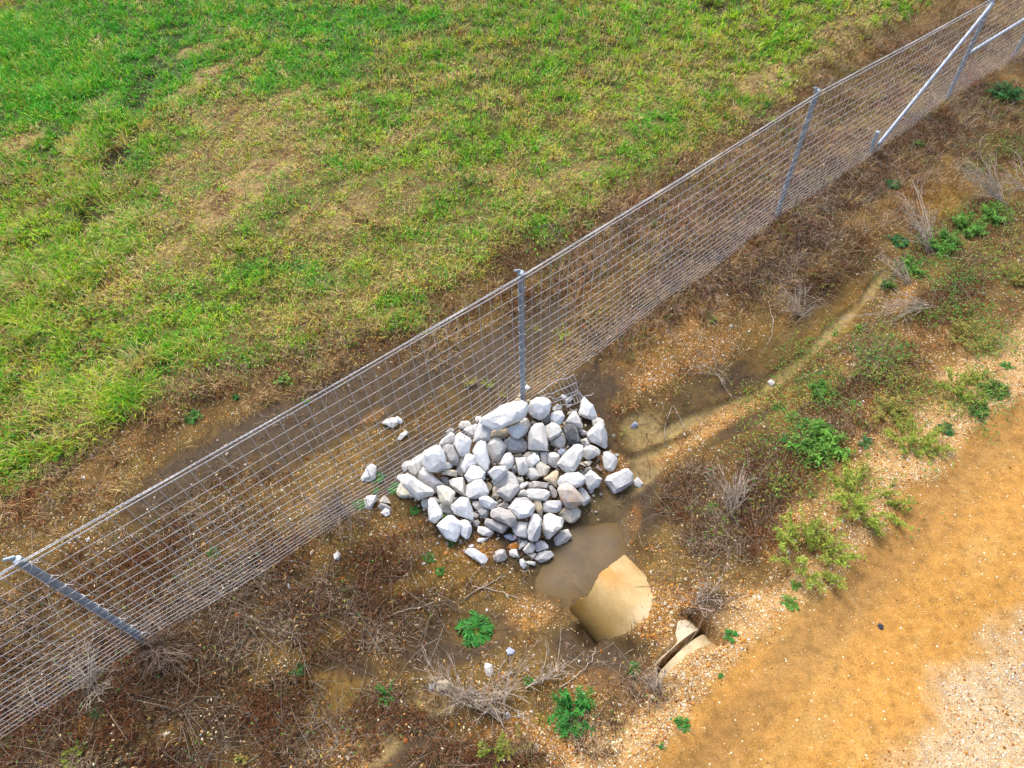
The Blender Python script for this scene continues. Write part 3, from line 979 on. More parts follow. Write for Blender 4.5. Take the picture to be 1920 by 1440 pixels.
# braces at the corner post
stub_b, stub_t = at(1632, 282), None
d = ray(1646, 248)
stub_t = CAM + d * (np.dot((stub_b - CAM)[:2], d[:2]) / np.dot(d[:2], d[:2]))
sp_ = rod("brace_stub", stub_b - [0, 0, .2] - F0, stub_t - F0, .042, M_POST, fence, np.zeros(3))
rod("cap", stub_t - [0, 0, .05] - F0, stub_t + [0, 0, .02] - F0, .047, M_CAP, sp_, np.zeros(3))
a_ = stub_b + (stub_t - stub_b) * .45 + OFF * .10
rod("diagonal_brace", a_ - F0, pt[4] - [0, 0, .10] + OFF * .05 - F0, .034, M_PIPE, fence, np.zeros(3))
b4 = pb[4] + (pt[4] - pb[4]) * .46
b5 = pb[5] + (pt[5] - pb[5]) * .46
rod("brace_rail", b4 - F0 + (b5 - b4) * .01, b5 - F0, .034, M_PIPE, fence, np.zeros(3))

# curled offcut of woven wire between the pile and the mud
ft = np.array([[(1009, 738), (1022, 729), (1030, 722), (1037, 717), (1046, 712), (1053, 711), (1060, 710), (1068, 707), (1075, 702)],
               [(1018, 742), (1027, 738), (1036, 738), (1044, 733), (1053, 730), (1060, 727), (1069, 723), (1075, 720), (1081, 717)],
               [(1026, 745), (1033, 744), (1041, 749), (1051, 744), (1062, 741), (1069, 738), (1075, 736), (1080, 734), (1083, 732)],
               [(1031, 757), (1040, 754), (1049, 750), (1058, 748), (1066, 745), (1073, 742), (1079, 740), (1083, 738), (1087, 735)],
               [(1036, 764), (1044, 760), (1052, 760), (1062, 758), (1072, 759), (1079, 757), (1085, 754), (1090, 752), (1093, 749)]], float)
hh = np.array([.30, .22, .14, .09, .06])[:, None] + .05 * np.sin(np.arange(9))[None] * .4
flap = np.stack([np.stack([at(*ft[i, k], dz=hh[i, k]) for k in range(9)]) for i in range(5)])
fo = at(1045, 740)
tb = Tubes(4)
for i in range(5):
    tb.add(flap[i] - fo, .0055)
for k in range(9):
    tb.add(flap[:, k] - fo, .0045)
e = flap[2, -1]
tb.add([flap[1, -1] - fo, e - fo, at(1093, 744, .1) - fo, at(1100, 742, .12) - fo, at(1108, 741, .12) - fo, at(1113, 737, .14) - fo], .005)
tb.add([e - fo, at(1088, 741, .1) - fo, at(1094, 746, .08) - fo], .005)
fl = link("wire_mesh_offcut", tb.mesh("wire_mesh_offcut", M_WIRE), None, fo)
tag(fl, "curled loose flap of woven wire lying on mud beside the rock pile", "wire mesh")

# ------------------------------------------------------------------ rocks: each outline is traced from the photograph and given its own place and body
TILE = {'A': (880, 735, 12), 'B': (1030, 735, 12), 'C': (740, 820, 12), 'D': (890, 840, 12), 'E': (1040, 840, 10.667), 'F': (780, 920, 12), 'G': (900, 920, 12),
        'H': (860, 980, 9.6), 'I': (670, 770, 7.024), 'J': (1000, 690, 8.727), 'K': (660, 680, 3.2), 'P': (0, 0, 1)}
TONE = {'w': (236, 235, 233), 'l': (212, 210, 208), 'c': (222, 219, 211), 'y': (220, 214, 196), 'g': (172, 169, 168), 'd': (104, 104, 104), 't': (204, 190, 162), 'o': (208, 194, 180),
        'b': (176, 186, 208), 'r': (190, 120, 40), 'k': (66, 68, 78), 'G': (182, 176, 170)}
PILE = "white rocks heaped beside the fence post"
STRAY = "loose stones lying apart from the rock pile"


def make_rock(tile, poly, lay, tone, label, group, seed):
    rr = np.random.default_rng(seed)
    ox, oy, k = TILE[tile]
    P = np.array(poly, float) / k + [ox, oy]
    c = P.mean(0)
    ar = 0.5 * abs(np.dot(P[:, 0], np.roll(P[:, 1], 1)) - np.dot(P[:, 1], np.roll(P[:, 0], 1)))
    g = at(*c)
    px_m = CAM_F / ((g - CAM) @ _fw)
    s = math.sqrt(ar) / px_m                                    # size in metres
    raise_ = 0.22 * s + max(0, lay - 1) * 0.14
    C = at(*c, dz=raise_)
    view = (C - CAM) / np.linalg.norm(C - CAM)
    # a plane that leans between the ground and the view, through the rock's middle
    nrm = -view
    out = []
    for q in P:
        d = ray(*q)
        t = ((C - CAM) @ nrm) / (d @ nrm)
        out.append(CAM + d * t)
    out = np.array(out)
    out = C + (out - C) * 1.05
    # back of the rock is flatter where it lies on something
    e1 = np.cross([0, 0, 1.0], nrm)
    e1 /= np.linalg.norm(e1)
    e2 = np.cross(nrm, e1)
    L = out - C
    pts = list(L + nrm * (rr.uniform(-.05, .05, len(L)) * s)[:, None])
    tilt = rr.uniform(-.28, .28, 2)

    def ring(scale, h, jit, m=None):
        for q in L:
            if m is not None and rr.random() > m:
                continue
            v = q * (scale + rr.uniform(-jit, jit))
            hh = h + (v @ e1) / s * tilt[0] * h * 2 + (v @ e2) / s * tilt[1] * h * 2
            pts.append(v + nrm * s * max(hh, .05) if h > 0 else v + nrm * s * h)
    ring(.86, .20, .05, .6)
    ring(.52, .33, .12, .4)
    ring(.80, -.22, .05)
    ring(.50, -.40, .08)
    bm = bmesh.new()
    for q in pts:
        bm.verts.new(q)
    r = bmesh.ops.convex_hull(bm, input=bm.verts)
    bmesh.ops.delete(bm, geom=list({v for v in bm.verts if not v.link_faces}), context='VERTS')
    bmesh.ops.dissolve_limit(bm, angle_limit=R(17), verts=bm.verts, edges=bm.edges)
    bmesh.ops.bevel(bm, geom=list(bm.edges), offset=s * .018, segments=2, profile=.6, affect='EDGES', clamp_overlap=True)
    bmesh.ops.triangulate(bm, faces=bm.faces)
    for _ in range(2):
        ed = [e for e in bm.edges if e.calc_length() > s * .16]
        if ed:
            bmesh.ops.subdivide_edges(bm, edges=ed, cuts=1)
            bmesh.ops.triangulate(bm, faces=bm.faces)
    bm.normal_update()
    n = len(bm.verts)
    co = np.array([v.co for v in bm.verts])
    fq = 2.6 / s
    of = rr.uniform(0, 50, 3)
    co2 = co / s
    d1 = .55 * (fbm(co2[:, 0] * 7 + of[1] + co2[:, 2] * 5, co2[:, 1] * 7 - co2[:, 2] * 4 + of[2], 3, seed % 37) - .5) + fbm(co[:, 0] * fq + of[0] + co[:, 2] * fq * .7, co[:, 1] * fq + of[1] - co[:, 2] * fq * .6, 4, seed % 50) - .5
    for v, dd in zip(bm.verts, d1):
        v.co += v.normal * (dd * s * .10)
    me = bpy.data.meshes.new("rock")
    bm.to_mesh(me)
    bm.free()
    for p in me.polygons:
        p.use_smooth = True
    if hasattr(me, 'set_sharp_from_angle'):
        me.set_sharp_from_angle(angle=R(24))
    me.materials.append(M_ROCK)
    o = link("rock", me, None, C)
    col = lin(*TONE[tone]) * (1 + rr.uniform(-.12, .06))
    o.color = (*np.clip(col, 0, .86), {'o': .5, 'c': .94, 'y': .85, 't': .8}.get(tone, 1.0))
    tag(o, label, "rock" if s > .12 else "stone", group)
    ROCKS.append((o, C, s))
    return o


ROCKS = []
ROCK_DATA = [
# tile, outline, layer, tone, label
('A', [(240,690),(270,600),(480,450),(700,310),(900,240),(1180,215),(1290,265),(1265,340),(1275,470),(1230,590),(1080,680),(860,780),(700,850),(560,865),(500,800),(420,740)], 3, 'w', "largest of all rocks, a long bright white slab at the steel post's foot"),
('A', [(205,700),(300,690),(420,735),(500,790),(490,900),(460,1060),(370,1115),(200,1090),(90,1130),(75,1110),(155,1000),(180,850)], 2, 'l', "pale grey block propped under the left end of the long white slab"),
('A', [(1300,360),(1340,290),(1390,210),(1510,125),(1650,100),(1760,150),(1835,230),(1810,420),(1700,560),(1560,625),(1440,580),(1350,470)], 2, 'w', "rounded white boulder touching the right end of the long white slab"),
('A', [(1600,600),(1700,540),(1800,470),(1830,560),(1800,670),(1720,730),(1620,660)], 1.3, 'g', "grey pitted lump tucked under the rounded white boulder by the post"),
('A', [(135,570),(250,530),(290,600),(240,680),(180,695),(140,650)], 1, 'c', "small cream stone between the fence wire and the long white slab's left end"),
('K', [(668,405),(690,385),(750,367),(758,390),(750,440),(730,455),(700,440)], 1, 'l', "light grey rock just left of the block propping the long white slab"),
('K', [(640,375),(655,352),(700,350),(718,372),(700,385),(668,400),(645,395)], 1, 'c', "cream stone against the fence wire on the pile's upper left rim"),
('A', [(500,880),(700,855),(840,820),(900,930),(880,990),(740,1060),(620,1040),(490,1020)], 1, 't', "tan stone in the shade below the middle of the long white slab"),
('A', [(850,815),(1000,740),(1130,700),(1320,780),(1310,880),(1240,970),(1100,1050),(980,1030),(900,920)], 2, 'w', "bright white rock with a pointed base just below the long white slab"),
('A', [(1130,680),(1240,580),(1300,590),(1340,640),(1390,780),(1330,840),(1240,760)], 1, 'l', "pale grey rock half hidden behind the bright white pointed rock"),
('A', [(1320,1060),(1340,900),(1390,800),(1480,715),(1640,700),(1700,770),(1740,950),(1770,1180),(1750,1310),(1550,1300),(1340,1290)], 2.4, 'c', "tall cream rock with an arched top and a straight flat base"),
('A', [(790,1130),(900,1010),(1060,1060),(1180,1050),(1300,1130),(1325,1240),(1240,1350),(1000,1380),(860,1340),(810,1250)], 1, 'l', "broad pale grey rock left of the arched cream rock"),
('A', [(395,1170),(450,1070),(560,1030),(680,1050),(770,1130),(825,1230),(800,1340),(750,1440),(700,1540),(620,1590),(530,1580),(440,1400),(400,1280)], 1.2, 'c', "egg shaped cream rock narrowing downward, below the pale grey prop block"),
('A', [(80,1340),(150,1220),(180,1140),(250,1110),(360,1130),(385,1250),(440,1400),(470,1580),(440,1750),(360,1800),(250,1720),(150,1560)], 2, 'w', "tall white rock ending in a sharp lower point, left of the cream egg rock"),
('A', [(1380,700),(1420,650),(1520,680),(1480,700),(1420,740)], 1, 'c', "tiny cream chip in the dark gap above the arched cream rock"),
('B', [(45,400),(170,265),(280,320),(285,380),(210,385),(200,430),(90,450)], 1, 'c', "small cream stone right of the rounded boulder by the post"),
('B', [(50,480),(150,430),(270,430),(335,540),(300,660),(230,750),(140,690),(30,660),(20,600)], 2, 'w', "white six sided rock below the small cream stone by the wire offcut"),
('B', [(-100,780),(-20,720),(40,690),(130,690),(230,780),(275,880),(220,960),(100,1050),(0,1110),(-60,1050),(-80,900)], 1.8, 'c', "wide cream rock between the arched cream rock and the dark rock"),
('B', [(20,1110),(120,1060),(230,960),(300,910),(355,980),(385,1100),(340,1170),(310,1265),(180,1260),(60,1190)], 1, 'c', "greyish cream rock directly left of the dark charcoal rock"),
('B', [(315,790),(400,720),(500,720),(590,780),(650,900),(710,1060),(690,1130),(580,1170),(500,1210),(430,1130),(370,950),(310,880)], 1.5, 'd', "dark charcoal grey oval rock, the only dark one in the pile"),
('B', [(360,670),(440,560),(540,440),(600,430),(650,520),(720,640),(750,750),(730,830),(640,790),(540,720),(450,690)], 2, 'c', "triangular cream rock right above the dark charcoal rock"),
('B', [(655,470),(690,330),(730,190),(790,130),(880,200),(980,290),(1030,430),(1080,560),(960,630),(850,605),(740,570),(680,530)], 1.4, 'w', "tall white peaked rock standing under the end of the wire offcut"),
('B', [(960,640),(1050,590),(1130,580),(1220,630),(1250,770),(1200,780),(1120,680),(1050,730),(975,750)], 1, 'c', "beige rock behind the big boulder on the pile's upper right edge"),
('B', [(840,930),(900,860),(1040,750),(1090,690),(1130,680),(1220,770),(1280,900),(1300,1050),(1290,1230),(1260,1275),(1150,1240),(1000,1170),(900,1100),(845,1000)], 1.6, 'l', "big pale boulder with a pointed lower corner on the pile's upper right edge"),
('B', [(670,850),(760,850),(840,900),(820,970),(740,990),(680,930)], 1, 'l', "small smooth grey stone wedged between the dark rock and the big right boulder"),
('B', [(700,1080),(840,1035),(880,1110),(930,1190),(910,1220),(790,1240),(720,1170)], 1, 'w', "small white block below and right of the dark charcoal rock"),
('E', [(55,320),(120,220),(240,60),(391,-44),(480,-75),(560,-50),(580,20),(545,180),(470,340),(420,450),(300,500),(200,470),(100,380)], 2.2, 'c', "long cream block slanting down to the left on the pile's right half"),
('E', [(570,40),(620,-30),(740,-60),(850,0),(910,60),(900,130),(760,200),(640,230),(565,170)], 1.4, 'c', "flat cream rock at the right edge, against the long slanting cream block"),
('B', [(180,1330),(250,1270),(330,1280),(375,1340),(340,1410),(280,1450),(200,1400)], 1, 'b', "small bluish stone near the upper end of the slanting cream block"),
('B', [(110,1290),(160,1260),(190,1300),(170,1340),(110,1330)], 1, 't', "tiny tan stone beside the small bluish stone"),
('B', [(235,120),(300,50),(385,100),(385,140),(320,180)], 1, 'w', "little white cube lying on the wire offcut"),
('B', [(345,180),(400,140),(500,100),(535,150),(460,230),(400,265),(370,260)], 1, 'c', "small oblong cream stone lying across the wire offcut"),
('B', [(380,320),(400,270),(500,300),(470,340),(400,365)], 1, 'l', "small grey wedge stone just below the wire offcut's lower wires"),
('B', [(400,500),(430,450),(560,390),(540,440),(430,540)], 1, 'y', "thin cream flake at the tip of the triangular cream rock"),
('K', [(1035,150),(1050,130),(1070,150),(1060,168),(1040,165)], 1, 'w', "little white stone just right of the steel post's foot"),
('A', [(1080,90),(1140,40),(1170,80),(1165,150),(1090,140)], 1, 't', "tan stone touching the left side of the steel post's foot"),
('A', [(960,210),(1080,140),(1180,170),(1170,220),(1000,230)], 1, 't', "flat tan stone just above the long white slab's right half"),
('A', [(1250,180),(1350,160),(1390,210),(1330,260),(1260,220)], 1, 't', "tan stone in the gap between post foot, slab and rounded boulder"),
('C', [(630,610),(665,440),(620,370),(680,310),(820,230),(920,175),(1020,200),(1080,290),(1140,440),(1150,560),(1170,600),(1090,670),(980,700),(920,790),(860,780),(740,760),(680,690)], 2.8, 'w', "broad bright white boulder at the left of the pile beside the fence wire"),
('C', [(1000,700),(1090,650),(1160,560),(1240,570),(1295,610),(1290,680),(1230,710),(1120,710),(960,800),(930,780)], 1.8, 'l', "pale rounded nub sticking out under the broad white boulder's right side"),
('C', [(1090,290),(1120,200),(1200,160),(1310,190),(1400,320),(1450,450),(1455,580),(1400,640),(1300,620),(1230,570),(1160,470)], 2, 'g', "smooth mid grey egg shaped rock right of the broad white boulder"),
('C', [(1000,170),(1060,60),(1150,-20),(1260,-110),(1350,-60),(1380,40),(1320,190),(1200,160),(1090,200)], 1.4, 'l', "light grey rock behind the mid grey egg, next to the fence wire"),
('K', [(560,415),(590,390),(615,400),(612,415),(570,440)], 1, 'G', "small grey stone at the wire, between the cream rim stone and the light grey rock"),
('C', [(1340,150),(1370,30),(1400,-80),(1480,-120),(1600,-60),(1700,20),(1740,90),(1700,190),(1680,340),(1560,440),(1460,420),(1390,310)], 2.3, 'w', "upright white rock with a blunt lower end, right of the mid grey egg"),
('C', [(300,700),(310,630),(400,500),(520,410),(620,370),(660,400),(640,560),(620,660),(560,740),(520,900),(440,860),(360,790)], 1.8, 'c', "leaning cream rock left of the broad bright white boulder"),
('C', [(160,660),(180,580),(260,540),(370,530),(380,560),(300,640),(295,740),(240,775),(190,740)], 1, 'l', "leftmost small pale rock of the pile, half under the fence wire"),
('C', [(65,910),(120,850),(310,815),(380,860),(560,970),(720,1070),(830,1160),(875,1230),(840,1310),(700,1360),(540,1415),(400,1330),(260,1200),(140,1040)], 2.2, 'c', "long cream slab slanting down right at the pile's left corner"),
('C', [(35,1220),(80,1100),(140,1030),(260,1180),(420,1350),(240,1375),(100,1340),(40,1280)], 1, 'y', "yellowish rock underneath the long slanting cream slab"),
('C', [(530,920),(560,790),(650,680),(720,770),(860,800),(940,880),(1020,960),(1120,1060),(1110,1095),(970,1100),(950,1170),(900,1260),(850,1190),(720,1070)], 1.4, 'l', "large faceted grey white rock between the broad white boulder and the slanting slab"),
('C', [(1060,790),(1150,730),(1280,720),(1420,760),(1400,890),(1240,880),(1070,840)], 1.5, 'y', "small brick shaped cream stone below the mid grey egg"),
('C', [(1030,920),(1110,890),(1210,910),(1230,1000),(1190,1100),(1110,1050)], 1, 'g', "small shadowed grey stone under the brick shaped cream stone"),
('C', [(1215,980),(1300,930),(1540,900),(1580,1010),(1600,1130),(1590,1340),(1500,1280),(1360,1200),(1260,1090)], 1.4, 'c', "kite shaped cream rock with a ridge, pointing down"),
('C', [(1500,660),(1560,470),(1600,400),(1680,370),(1800,430),(1850,540),(1850,610),(1740,620),(1680,710),(1570,800),(1520,700)], 2, 'w', "white rock below the upright blunt white rock, above the snowy faceted one"),
('C', [(1390,710),(1480,620),(1500,460),(1560,450),(1550,530),(1500,660),(1560,810),(1540,870),(1420,840)], 1.2, 'c', "narrow cream rock right of the brick shaped stone"),
('K', [(675,680),(715,615),(760,625),(800,660),(797,700),(760,712),(700,715)], 2.2, 'w', "white faceted rock with a cream top above the speckled grey white one"),
('K', [(682,790),(690,735),(740,705),(780,700),(805,735),(820,780),(800,808),(740,818),(700,815)], 2, 'l', "speckled grey and white rock right of the kite shaped rock"),
('C', [(960,1110),(1080,1090),(1240,1130),(1360,1240),(1350,1330),(1310,1440),(1280,1520),(1100,1520),(1020,1440),(970,1260)], 2, 'y', "cream rock with yellow streaks, right of the long slanting slab's end"),
('F', [(520,330),(600,270),(740,290),(770,380),(830,550),(720,550),(610,480),(560,400)], 1, 'l', "smooth pale grey rock beneath the yellow streaked cream rock"),
('F', [(265,400),(280,230),(330,165),(420,200),(500,320),(580,450),(600,540),(540,640),(450,730),(400,730),(310,680),(280,540)], 2, 'w', "upright white rock at the pile's lower left edge beside a tiny green weed"),
('F', [(120,270),(150,200),(260,170),(290,200),(265,420),(180,410),(130,330)], 1, 'c', "cream rock behind the upright white rock on the lower left edge"),
('F', [(330,150),(440,150),(520,210),(540,270),(490,300),(420,210)], 1, 'l', "pale flat rock just below the long slanting slab's lower end"),
('F', [(455,790),(520,710),(680,660),(720,560),(800,550),(900,620),(980,690),(1025,780),(1000,920),(960,1040),(890,1145),(800,1110),(680,1080),(620,960),(550,870)], 1.8, 'w', "large bright white boulder at the pile's lower left corner"),
('F', [(970,690),(1100,655),(1190,700),(1250,800),(1255,920),(1200,1060),(1120,1090),(1010,1010),(1000,930),(1025,780)], 1.7, 'w', "white rounded rock right against the lower left corner boulder"),
('F', [(780,350),(820,300),(900,270),(980,170),(1050,155),(1170,190),(1230,310),(1290,480),(1285,680),(1180,650),(1000,590),(860,520),(800,430)], 2.2, 'w', "big white diamond shaped rock above the two lower left white boulders"),
('F', [(1260,310),(1290,240),(1410,225),(1430,290),(1500,380),(1390,450),(1330,410)], 1.6, 'l', "pale grey rock right of the diamond shaped white rock"),
('F', [(1390,460),(1500,380),(1640,420),(1650,480),(1610,570),(1550,640),(1440,560)], 1.7, 'g', "bluish grey faceted rock pointing down, right of the diamond's lower tip"),
('F', [(1420,180),(1500,130),(1620,125),(1740,200),(1815,280),(1790,370),(1700,440),(1620,410),(1500,350),(1440,270)], 2.3, 'w', "bright white rock with a greenish top patch in the lower middle"),
('F', [(1300,480),(1410,540),(1415,590),(1350,625),(1300,600)], 1.2, 'c', "small cream stone at the right edge of the diamond shaped rock"),
('F', [(1290,690),(1390,650),(1440,720),(1420,800),(1350,830),(1290,770)], 1, 'l', "small pale stone between the white rounded rock and the flat gravel stone"),
('F', [(1400,810),(1500,810),(1640,820),(1730,890),(1740,960),(1650,1030),(1500,1010),(1390,930)], 1.3, 'c', "oblong cream rock on gravel at the pile's bottom edge"),
('F', [(1370,1130),(1410,1070),(1640,1050),(1580,1120),(1490,1175),(1400,1160)], 1, 'w', "thin white stone lying on orange gravel just below the oblong cream rock"),
('F', [(1170,1250),(1240,1210),(1300,1210),(1295,1270),(1220,1285)], 1, 'w', "tiny white stone above the bone shaped rock"),
('H', [(120,540),(170,470),(280,470),(350,540),(470,570),(525,650),(500,710),(420,745),(340,700),(220,620)], 1, 'w', "bone shaped white rock lying alone below the pile"),
('H', [(620,610),(660,520),(740,480),(830,500),(880,620),(820,680),(700,710),(640,690)], .9, 'G', "dull cream rock half sunk in wet mud below the pile"),
('H', [(905,520),(950,480),(1040,480),(1090,625),(1000,630),(910,590)], 1, 'c', "square cream block beside the half sunk rock"),
('H', [(1060,480),(1100,390),(1100,310),(1130,300),(1230,320),(1245,370),(1190,430),(1100,490)], 1, 'c', "chalky angular rock right of the orange stone"),
('H', [(1155,490),(1210,410),(1260,350),(1340,370),(1390,440),(1340,530),(1210,560)], 1.2, 'c', "chalky rock with a rounded back, right of the angular chalky one"),
('H', [(1370,370),(1480,320),(1520,370),(1610,400),(1615,460),(1550,490),(1420,525),(1380,490)], 1, 'l', "pale grey rock at the puddle's upper shore, below the tall grey slab"),
('H', [(1350,640),(1420,560),(1560,510),(1660,520),(1715,590),(1620,670),(1470,730),(1420,680)], 1, 'l', "long pale grey rock at the puddle's edge, nearest the culvert"),
('H', [(1220,570),(1330,540),(1400,560),(1340,650),(1240,600)], .9, 'y', "low cream stone left of the long rock at the puddle's edge"),
('H', [(1085,670),(1160,645),(1180,710),(1230,770),(1170,840),(1110,780)], 1, 'w', "small white stone standing on wet mud, bottom left of a pair"),
('H', [(1210,700),(1260,690),(1380,705),(1375,775),(1240,750)], 1, 'w', "small flat white stone on wet mud, right of a standing one"),
('H', [(860,450),(920,390),(1030,345),(1090,390),(1060,460),(960,470)], .9, 'r', "rusty orange stone at the pile's bottom edge"),
('H', [(810,235),(850,215),(950,210),(1020,250),(1010,325),(930,320),(840,275)], 1, 'b', "bluish white flat stone above the rusty orange stone"),
('H', [(1030,270),(1110,260),(1110,310),(1060,335)], 1, 'G', "little grey stone right of the bluish white flat stone"),
('G', [(235,500),(290,430),(420,370),(560,390),(680,440),(750,540),(815,620),(800,760),(700,815),(640,790),(600,740),(440,710),(300,620),(245,560)], 2.1, 'G', "flat brownish grey rock in the lower middle with a smooth face"),
('G', [(640,390),(740,270),(780,230),(1130,235),(1225,330),(1220,430),(1160,560),(1000,625),(870,630),(780,560),(740,500)], 2.2, 'w', "wide eight sided white rock beside the flat brownish grey rock"),
('G', [(740,240),(800,165),(1040,155),(1160,240),(1000,300)], 1.8, 'l', "pale grey ledge behind the wide eight sided white rock"),
('G', [(350,360),(440,290),(560,235),(650,300),(630,390),(480,400)], 1.4, 'G', "dull rock above the flat brownish grey rock"),
('G', [(110,720),(150,620),(280,640),(420,720),(560,770),(635,800),(580,900),(500,970),(400,900),(240,810),(130,780)], 1.6, 'g', "narrow bluish grey slab under the flat brownish grey rock"),
('G', [(730,860),(800,720),(920,690),(1085,710),(1080,830),(1060,1060),(960,1030),(800,1020),(750,930)], 1.4, 'l', "pale faceted rock left of the tall upright grey slab"),
('G', [(1070,900),(1110,720),(1150,590),(1210,515),(1310,550),(1390,660),(1390,780),(1350,1000),(1300,1130),(1180,1150),(1080,1090)], 2, 'l', "tall upright grey slab at the pile's bottom above the puddle"),
('G', [(1200,290),(1260,190),(1350,185),(1390,260),(1420,400),(1380,600),(1310,530),(1240,400)], 1.7, 't', "slim tan splinter rock right of the wide eight sided white rock"),
('G', [(1410,290),(1480,230),(1640,240),(1820,215),(1845,300),(1810,430),(1720,500),(1600,450),(1430,480),(1400,380)], 1.7, 'l', "long light grey rock right of the slim tan splinter"),
('G', [(1395,800),(1420,680),(1440,560),(1560,490),(1700,550),(1850,620),(1890,700),(1850,830),(1730,930),(1650,1030),(1560,1085),(1500,1060),(1420,920)], 1.8, 'c', "heart shaped cream grey rock at the top of the puddle"),
('K', [(1210,1055),(1250,1010),(1295,1000),(1318,1040),(1290,1075),(1235,1100),(1215,1090)], 1.1, 'c', "pinkish cream rock standing in the puddle's top right"),
('E', [(65,670),(130,570),(230,510),(470,485),(560,540),(620,620),(560,740),(440,790),(390,740),(340,690),(220,690),(80,750)], 1.9, 'w', "lumpy white rock above the orange stained boulder"),
('E', [(60,850),(100,760),(230,705),(350,740),(440,850),(530,950),(580,1080),(480,1150),(400,1180),(330,1210),(230,1190),(160,1120),(90,960)], 2.1, 'o', "boulder with orange stains on the pile's right side"),
('E', [(470,830),(540,780),(630,860),(640,960),(720,1010),(700,1070),(590,1170),(530,1130),(540,1050),(500,930)], 1.3, 'l', "pale jagged rock behind the orange stained boulder's right side"),
('E', [(600,560),(720,440),(800,560),(900,600),(945,620),(890,740),(740,855),(660,830),(610,710),(640,620)], 1.7, 'l', "faceted grey white rock right of the lumpy white rock"),
('E', [(610,410),(720,380),(740,430),(640,440)], 1, 'c', "small cream chip just above the faceted grey white rock"),
('E', [(570,290),(700,235),(745,280),(690,370),(640,350)], 1, 'y', "larger cream fragment on gravel under the flat cream rock"),
('E', [(495,320),(540,275),(640,380),(580,360)], 1, 'y', "thin cream fragment left of the larger fragment on gravel"),
('E', [(530,500),(640,440),(600,560),(560,550)], 1, 'l', "grey chip between lumpy white rock and faceted grey white rock"),
('E', [(80,1330),(180,1210),(330,1200),(440,1160),(525,1270),(500,1380),(400,1480),(300,1500),(150,1420)], 1.2, 'y', "low buff rock partly in water below the orange stained boulder"),
('D', [(1640,130),(1800,95),(1900,170),(1900,290),(1850,450),(1740,420),(1650,350),(1660,260)], 1.4, 'c', "grey cream block left of the slanting cream block's lower end"),
('D', [(915,220),(1080,215),(1150,230),(1190,400),(1215,520),(1080,610),(1000,590),(950,420)], 2, 'c', "small upright creamy white brick shaped rock in the pile's middle"),
('D', [(1170,290),(1200,210),(1340,110),(1440,190),(1480,270),(1400,310),(1380,370),(1300,430),(1210,420)], 1.9, 'w', "bright white rock right of the upright creamy brick"),
('D', [(1085,180),(1160,100),(1280,75),(1420,90),(1460,190),(1400,180),(1200,220),(1160,260)], 1.4, 'y', "cream rock under the arched rock's base, behind the bright white one"),
('D', [(1460,90),(1620,90),(1640,200),(1680,330),(1600,380),(1520,390),(1490,270)], 1.6, 'g', "narrow upright grey rock below the arched cream rock's right corner"),
('D', [(570,370),(620,230),(700,120),(800,110),(880,210),(895,300),(840,440),(750,500),(640,400)], 2.2, 'l', "rounded light grey rock below the broad pale grey rock"),
('D', [(310,550),(430,420),(560,400),(700,400),(745,510),(660,640),(560,740),(420,730),(350,630)], 2.2, 'l', "grey rock with a sharp front ridge, lower left of the rounded light grey one"),
('D', [(400,740),(560,740),(760,540),(860,580),(960,690),(1000,830),(960,900),(850,820),(770,780),(690,850),(560,890),(430,840)], 1.3, 'c', "beige rock under the ridged grey rock"),
('D', [(490,1000),(560,920),(690,880),(780,785),(900,850),(1000,830),(990,960),(900,1090),(790,1195),(700,1180),(560,1080)], 1.9, 'g', "broad mid grey rock in the middle, in front of the beige rock"),
('D', [(830,470),(910,370),(950,490),(900,590),(840,540)], 1.2, 'l', "thin pale shard left of the upright creamy brick"),
('D', [(920,680),(1080,640),(1110,750),(1020,790),(960,720)], 1.4, 'y', "cream chip below the upright creamy brick"),
('D', [(1005,870),(1050,790),(1210,760),(1190,840),(1080,920),(1010,930)], 1.5, 'w', "small white leaf shaped stone right of the broad mid grey rock"),
('D', [(970,1060),(1040,960),(1100,935),(1170,950),(1170,1090),(1080,1115),(980,1110)], 1.2, 'l', "dull grey stone between the broad mid grey rock and the long lumpy rock"),
('D', [(1150,590),(1220,450),(1340,430),(1400,560),(1480,640),(1380,710),(1270,730),(1190,650)], 1.2, 'c', "greyish cream rock right of the upright creamy brick's base"),
('D', [(1370,380),(1470,310),(1560,390),(1700,440),(1650,560),(1590,650),(1480,640),(1400,560)], 1.5, 'y', "tan grey angular rock below the narrow upright grey rock"),
('D', [(1560,690),(1660,600),(1800,510),(1880,530),(1890,680),(1850,790),(1850,900),(1780,840),(1650,750)], 1.6, 't', "buff wedge rock left of the lumpy white rock"),
('D', [(1280,760),(1340,740),(1520,745),(1680,790),(1640,910),(1300,900)], 1.5, 'G', "flat oblong greyish rock above the long lumpy rock"),
('D', [(1165,1000),(1210,920),(1400,940),(1560,930),(1690,990),(1690,1060),(1600,1190),(1530,1195),(1450,1130),(1290,1170),(1200,1100)], 1.8, 'c', "long lumpy grey cream rock right of the dull grey stone"),
('D', [(1670,860),(1730,840),(1840,950),(1860,1070),(1820,1130),(1740,1100),(1690,960)], 1.4, 'G', "grey brown rock left of the orange stained boulder"),
('D', [(1215,790),(1270,770),(1290,890),(1215,900)], 1.3, 'c', "small pinkish stone left of the flat oblong greyish rock"),
('D', [(270,830),(310,760),(400,850),(380,920),(330,990)], 1.2, 't', "tan shard right of the speckled grey and white rock"),
('D', [(400,920),(440,860),(540,890),(490,1010),(560,1100),(500,1160),(410,1120)], 1.2, 'y', "greenish cream stone left of the broad mid grey rock"),
('D', [(850,160),(1060,110),(1080,200),(900,200)], 1, 't', "tan stone in the gap under the broad pale grey rock"),
]
